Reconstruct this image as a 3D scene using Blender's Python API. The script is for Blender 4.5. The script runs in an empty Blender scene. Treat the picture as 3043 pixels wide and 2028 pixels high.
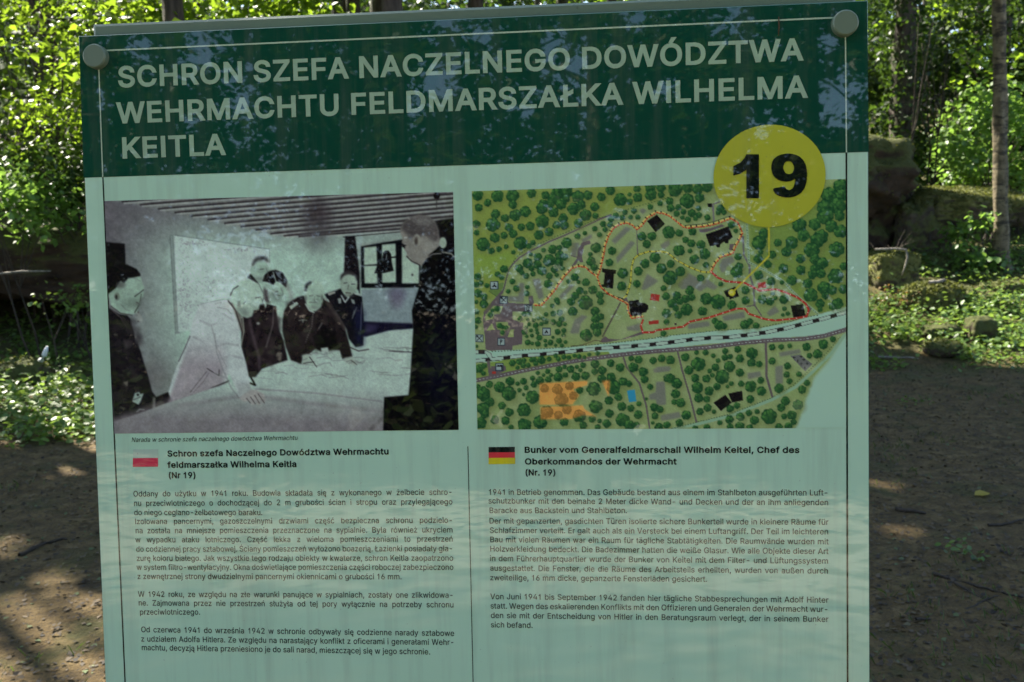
import bpy, math, random
import numpy as np
from mathutils import Vector, Matrix, noise
from mathutils.geometry import tessellate_polygon
random.seed(7); RNG = np.random.default_rng(7)
SC = bpy.context.scene; COL = SC.collection
R = math.radians

# ---------------------------------------------------------------- camera, sky, sun, exposure
F = 2700.0; CX, CY = 1521.5, 1014.0
PITCH, ROLL = R(-8.7), R(-0.8)
CAM = Vector((0, 0, 1.6))
fwd = Vector((0, math.cos(PITCH), math.sin(PITCH)))
r0 = Vector((1, 0, 0)); u0 = r0.cross(fwd)
right = (r0 * math.cos(ROLL) + u0 * math.sin(ROLL)).normalized()
up = right.cross(fwd).normalized()
cam = bpy.data.cameras.new('camera'); co = bpy.data.objects.new('camera', cam); COL.objects.link(co)
cam.sensor_width = 36; cam.lens = F / 3043 * 36; cam.clip_start = 0.05; cam.clip_end = 2000
M = Matrix((right, up, -fwd)).transposed().to_4x4(); M.translation = CAM
co.matrix_world = M; SC.camera = co
cam.dof.use_dof = True; cam.dof.focus_distance = 1.35; cam.dof.aperture_fstop = 10.0

SUN_EL, SUN_AZ = R(47), R(-46)        # azimuth measured from +Y towards +X
sd = Vector((math.sin(SUN_AZ) * math.cos(SUN_EL), math.cos(SUN_AZ) * math.cos(SUN_EL), math.sin(SUN_EL)))
W = bpy.data.worlds.new('World'); SC.world = W; W.use_nodes = True
nt = W.node_tree; bg = nt.nodes['Background']
sky = nt.nodes.new('ShaderNodeTexSky'); sky.sky_type = 'NISHITA'; sky.sun_disc = False
sky.sun_elevation = SUN_EL; sky.sun_rotation = SUN_AZ
nt.links.new(sky.outputs[0], bg.inputs[0]); bg.inputs[1].default_value = 0.09
sl = bpy.data.lights.new('sun', 'SUN'); so = bpy.data.objects.new('sun', sl); COL.objects.link(so)
sl.energy = 5.0; sl.angle = R(0.53); sl.color = (1.0, 0.93, 0.80)
so.rotation_euler = (-sd).to_track_quat('-Z', 'Y').to_euler(); so.location = (0, 0, 30)
vs = SC.view_settings; vs.view_transform = 'Standard'; vs.look = 'None'; vs.gamma = 1.0; vs.exposure = 2.05
vs.use_curve_mapping = False
SC.cycles.use_denoising = True
try: SC.cycles.denoiser = 'OPENIMAGEDENOISE'
except Exception: pass
SC.cycles.max_bounces = 6; SC.cycles.diffuse_bounces = 3; SC.cycles.glossy_bounces = 3
SC.cycles.transmission_bounces = 4; SC.cycles.transparent_max_bounces = 8
SC.cycles.sample_clamp_indirect = 6

# ---------------------------------------------------------------- small helpers
def lin(c):
    c = np.asarray(c, float) / 255
    return np.where(c <= 0.04045, c / 12.92, ((c + 0.055) / 1.055) ** 2.4)
def tag(o, label=None, cat=None, group=None, kind=None):
    if label: o['label'] = label
    if cat: o['category'] = cat
    if group: o['group'] = group
    if kind: o['kind'] = kind
    return o
def link(name, data, parent=None, mat=None):
    o = bpy.data.objects.new(name, data); COL.objects.link(o)
    if parent is not None: o.parent = parent
    if mat is not None and data is not None and not data.materials: data.materials.append(mat)
    return o
def empty(name, loc=(0, 0, 0), rz=0.0):
    o = bpy.data.objects.new(name, None); COL.objects.link(o); o.location = loc; o.rotation_euler = (0, 0, rz)
    o.empty_display_size = 0.1
    return o
def mesh_np(name, V, Fc, smooth=False, colors=None):
    """V (n,3), Fc (m,k) equal-sized faces"""
    me = bpy.data.meshes.new(name); V = np.asarray(V, np.float32); Fc = np.asarray(Fc, np.int32)
    n, (m, k) = len(V), Fc.shape
    me.vertices.add(n); me.vertices.foreach_set('co', V.ravel())
    me.loops.add(m * k); me.loops.foreach_set('vertex_index', Fc.ravel())
    me.polygons.add(m); me.polygons.foreach_set('loop_start', np.arange(0, m * k, k, dtype=np.int32))
    me.polygons.foreach_set('loop_total', np.full(m, k, np.int32))
    if smooth: me.polygons.foreach_set('use_smooth', np.ones(m, bool))
    if colors is not None:
        a = me.color_attributes.new('tint', 'FLOAT_COLOR', 'POINT')
        c = np.ones((n, 4), np.float32); c[:, :3] = colors; a.data.foreach_set('color', c.ravel())
    me.update(calc_edges=True); me.validate(); return me
def mesh_list(name, V, Fs, smooth=False):
    me = bpy.data.meshes.new(name); me.from_pydata([tuple(v) for v in V], [], Fs)
    if smooth: me.polygons.foreach_set('use_smooth', np.ones(len(Fs), bool))
    me.update(); return me

def nodes(name):
    m = bpy.data.materials.new(name); m.use_nodes = True
    return m, m.node_tree, m.node_tree.nodes['Principled BSDF']
def N(nt, typ, **kw):
    n = nt.nodes.new(typ)
    for k, v in kw.items():
        if k.startswith('i_'): n.inputs[k[2:].replace('_', ' ')].default_value = v
        else: setattr(n, k, v)
    return n
def ramp(nt, fac, stops):
    r = nt.nodes.new('ShaderNodeValToRGB'); e = r.color_ramp.elements
    while len(e) < len(stops): e.new(0.5)
    for el, (p, c) in zip(e, stops): el.position = p; el.color = (*c, 1)
    nt.links.new(fac, r.inputs[0]); return r.outputs[0]
def coords(nt, scale=1.0, stretch=None):
    tc = nt.nodes.new('ShaderNodeTexCoord')
    if stretch is None and scale == 1.0: return tc.outputs['Object']
    mp = nt.nodes.new('ShaderNodeMapping'); nt.links.new(tc.outputs['Object'], mp.inputs[0])
    mp.inputs['Scale'].default_value = stretch or (scale,) * 3
    return mp.outputs[0]
def noise_n(nt, vec, scale, detail=6, rough=0.6):
    n = N(nt, 'ShaderNodeTexNoise'); n.inputs['Scale'].default_value = scale
    n.inputs['Detail'].default_value = detail; n.inputs['Roughness'].default_value = rough
    nt.links.new(vec, n.inputs['Vector']); return n.outputs['Fac']
def bump(nt, h, strength, dist=0.02):
    b = N(nt, 'ShaderNodeBump'); b.inputs['Strength'].default_value = strength; b.inputs['Distance'].default_value = dist
    nt.links.new(h, b.inputs['Height']); return b.outputs[0]
def mix(nt, fac, a, b, mode='MIX'):
    m = nt.nodes.new('ShaderNodeMix'); m.data_type = 'RGBA'; m.blend_type = mode
    for s, v in ((m.inputs[0], fac), (m.inputs[6], a), (m.inputs[7], b)):
        if hasattr(v, 'links'): nt.links.new(v, s)
        else: s.default_value = v if not isinstance(v, tuple) else (*v, 1)
    return m.outputs[2]

# ---------------------------------------------------------------- pixel -> ray, terrain
def ray(px, py):
    return (fwd * F + right * (px - CX) - up * (py - CY)).normalized()
def sstep(a, b, x):
    t = np.clip((x - a) / (b - a), 0, 1); return t * t * (3 - 2 * t)
def fbm2(x, y, s, seed=0.0):
    return noise.fractal(Vector((x * s + seed, y * s - seed, seed)), 1.0, 2.0, 4)
def terr0(x, y):
    z = 0.85 * sstep(8.2, 12.5, y) + 0.13 * np.maximum(0, y - 12.5) * sstep(12, 18, y)
    z = z + 0.10 * np.maximum(0, -y - 14) + 0.09 * np.maximum(0, np.abs(x) - 9)
    return np.minimum(z, 9.0)
def terr(x, y):
    far = min(1.0, 30 / (abs(x) + abs(y) + 30))
    bank = float(sstep(7.8, 10, y))
    return float(terr0(x, y)) + (0.03 + 0.14 * bank) * far * fbm2(x, y, 0.45, 3.1) + (0.012 + 0.03 * bank) * fbm2(x, y, 2.3, 9.7)
def gp(px, py):
    d = ray(px, py); t = 1.0
    while t < 80:
        p = CAM + d * t
        if p.z < terr(p.x, p.y): break
        t += 0.05
    return CAM + d * t
def at(px, py, Y):
    d = ray(px, py); return CAM + d * ((Y - CAM.y) / d.y)
def gat(px, Y, py=800):
    p = at(px, py, Y); return Vector((p.x, p.y, terr(p.x, p.y)))
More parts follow.
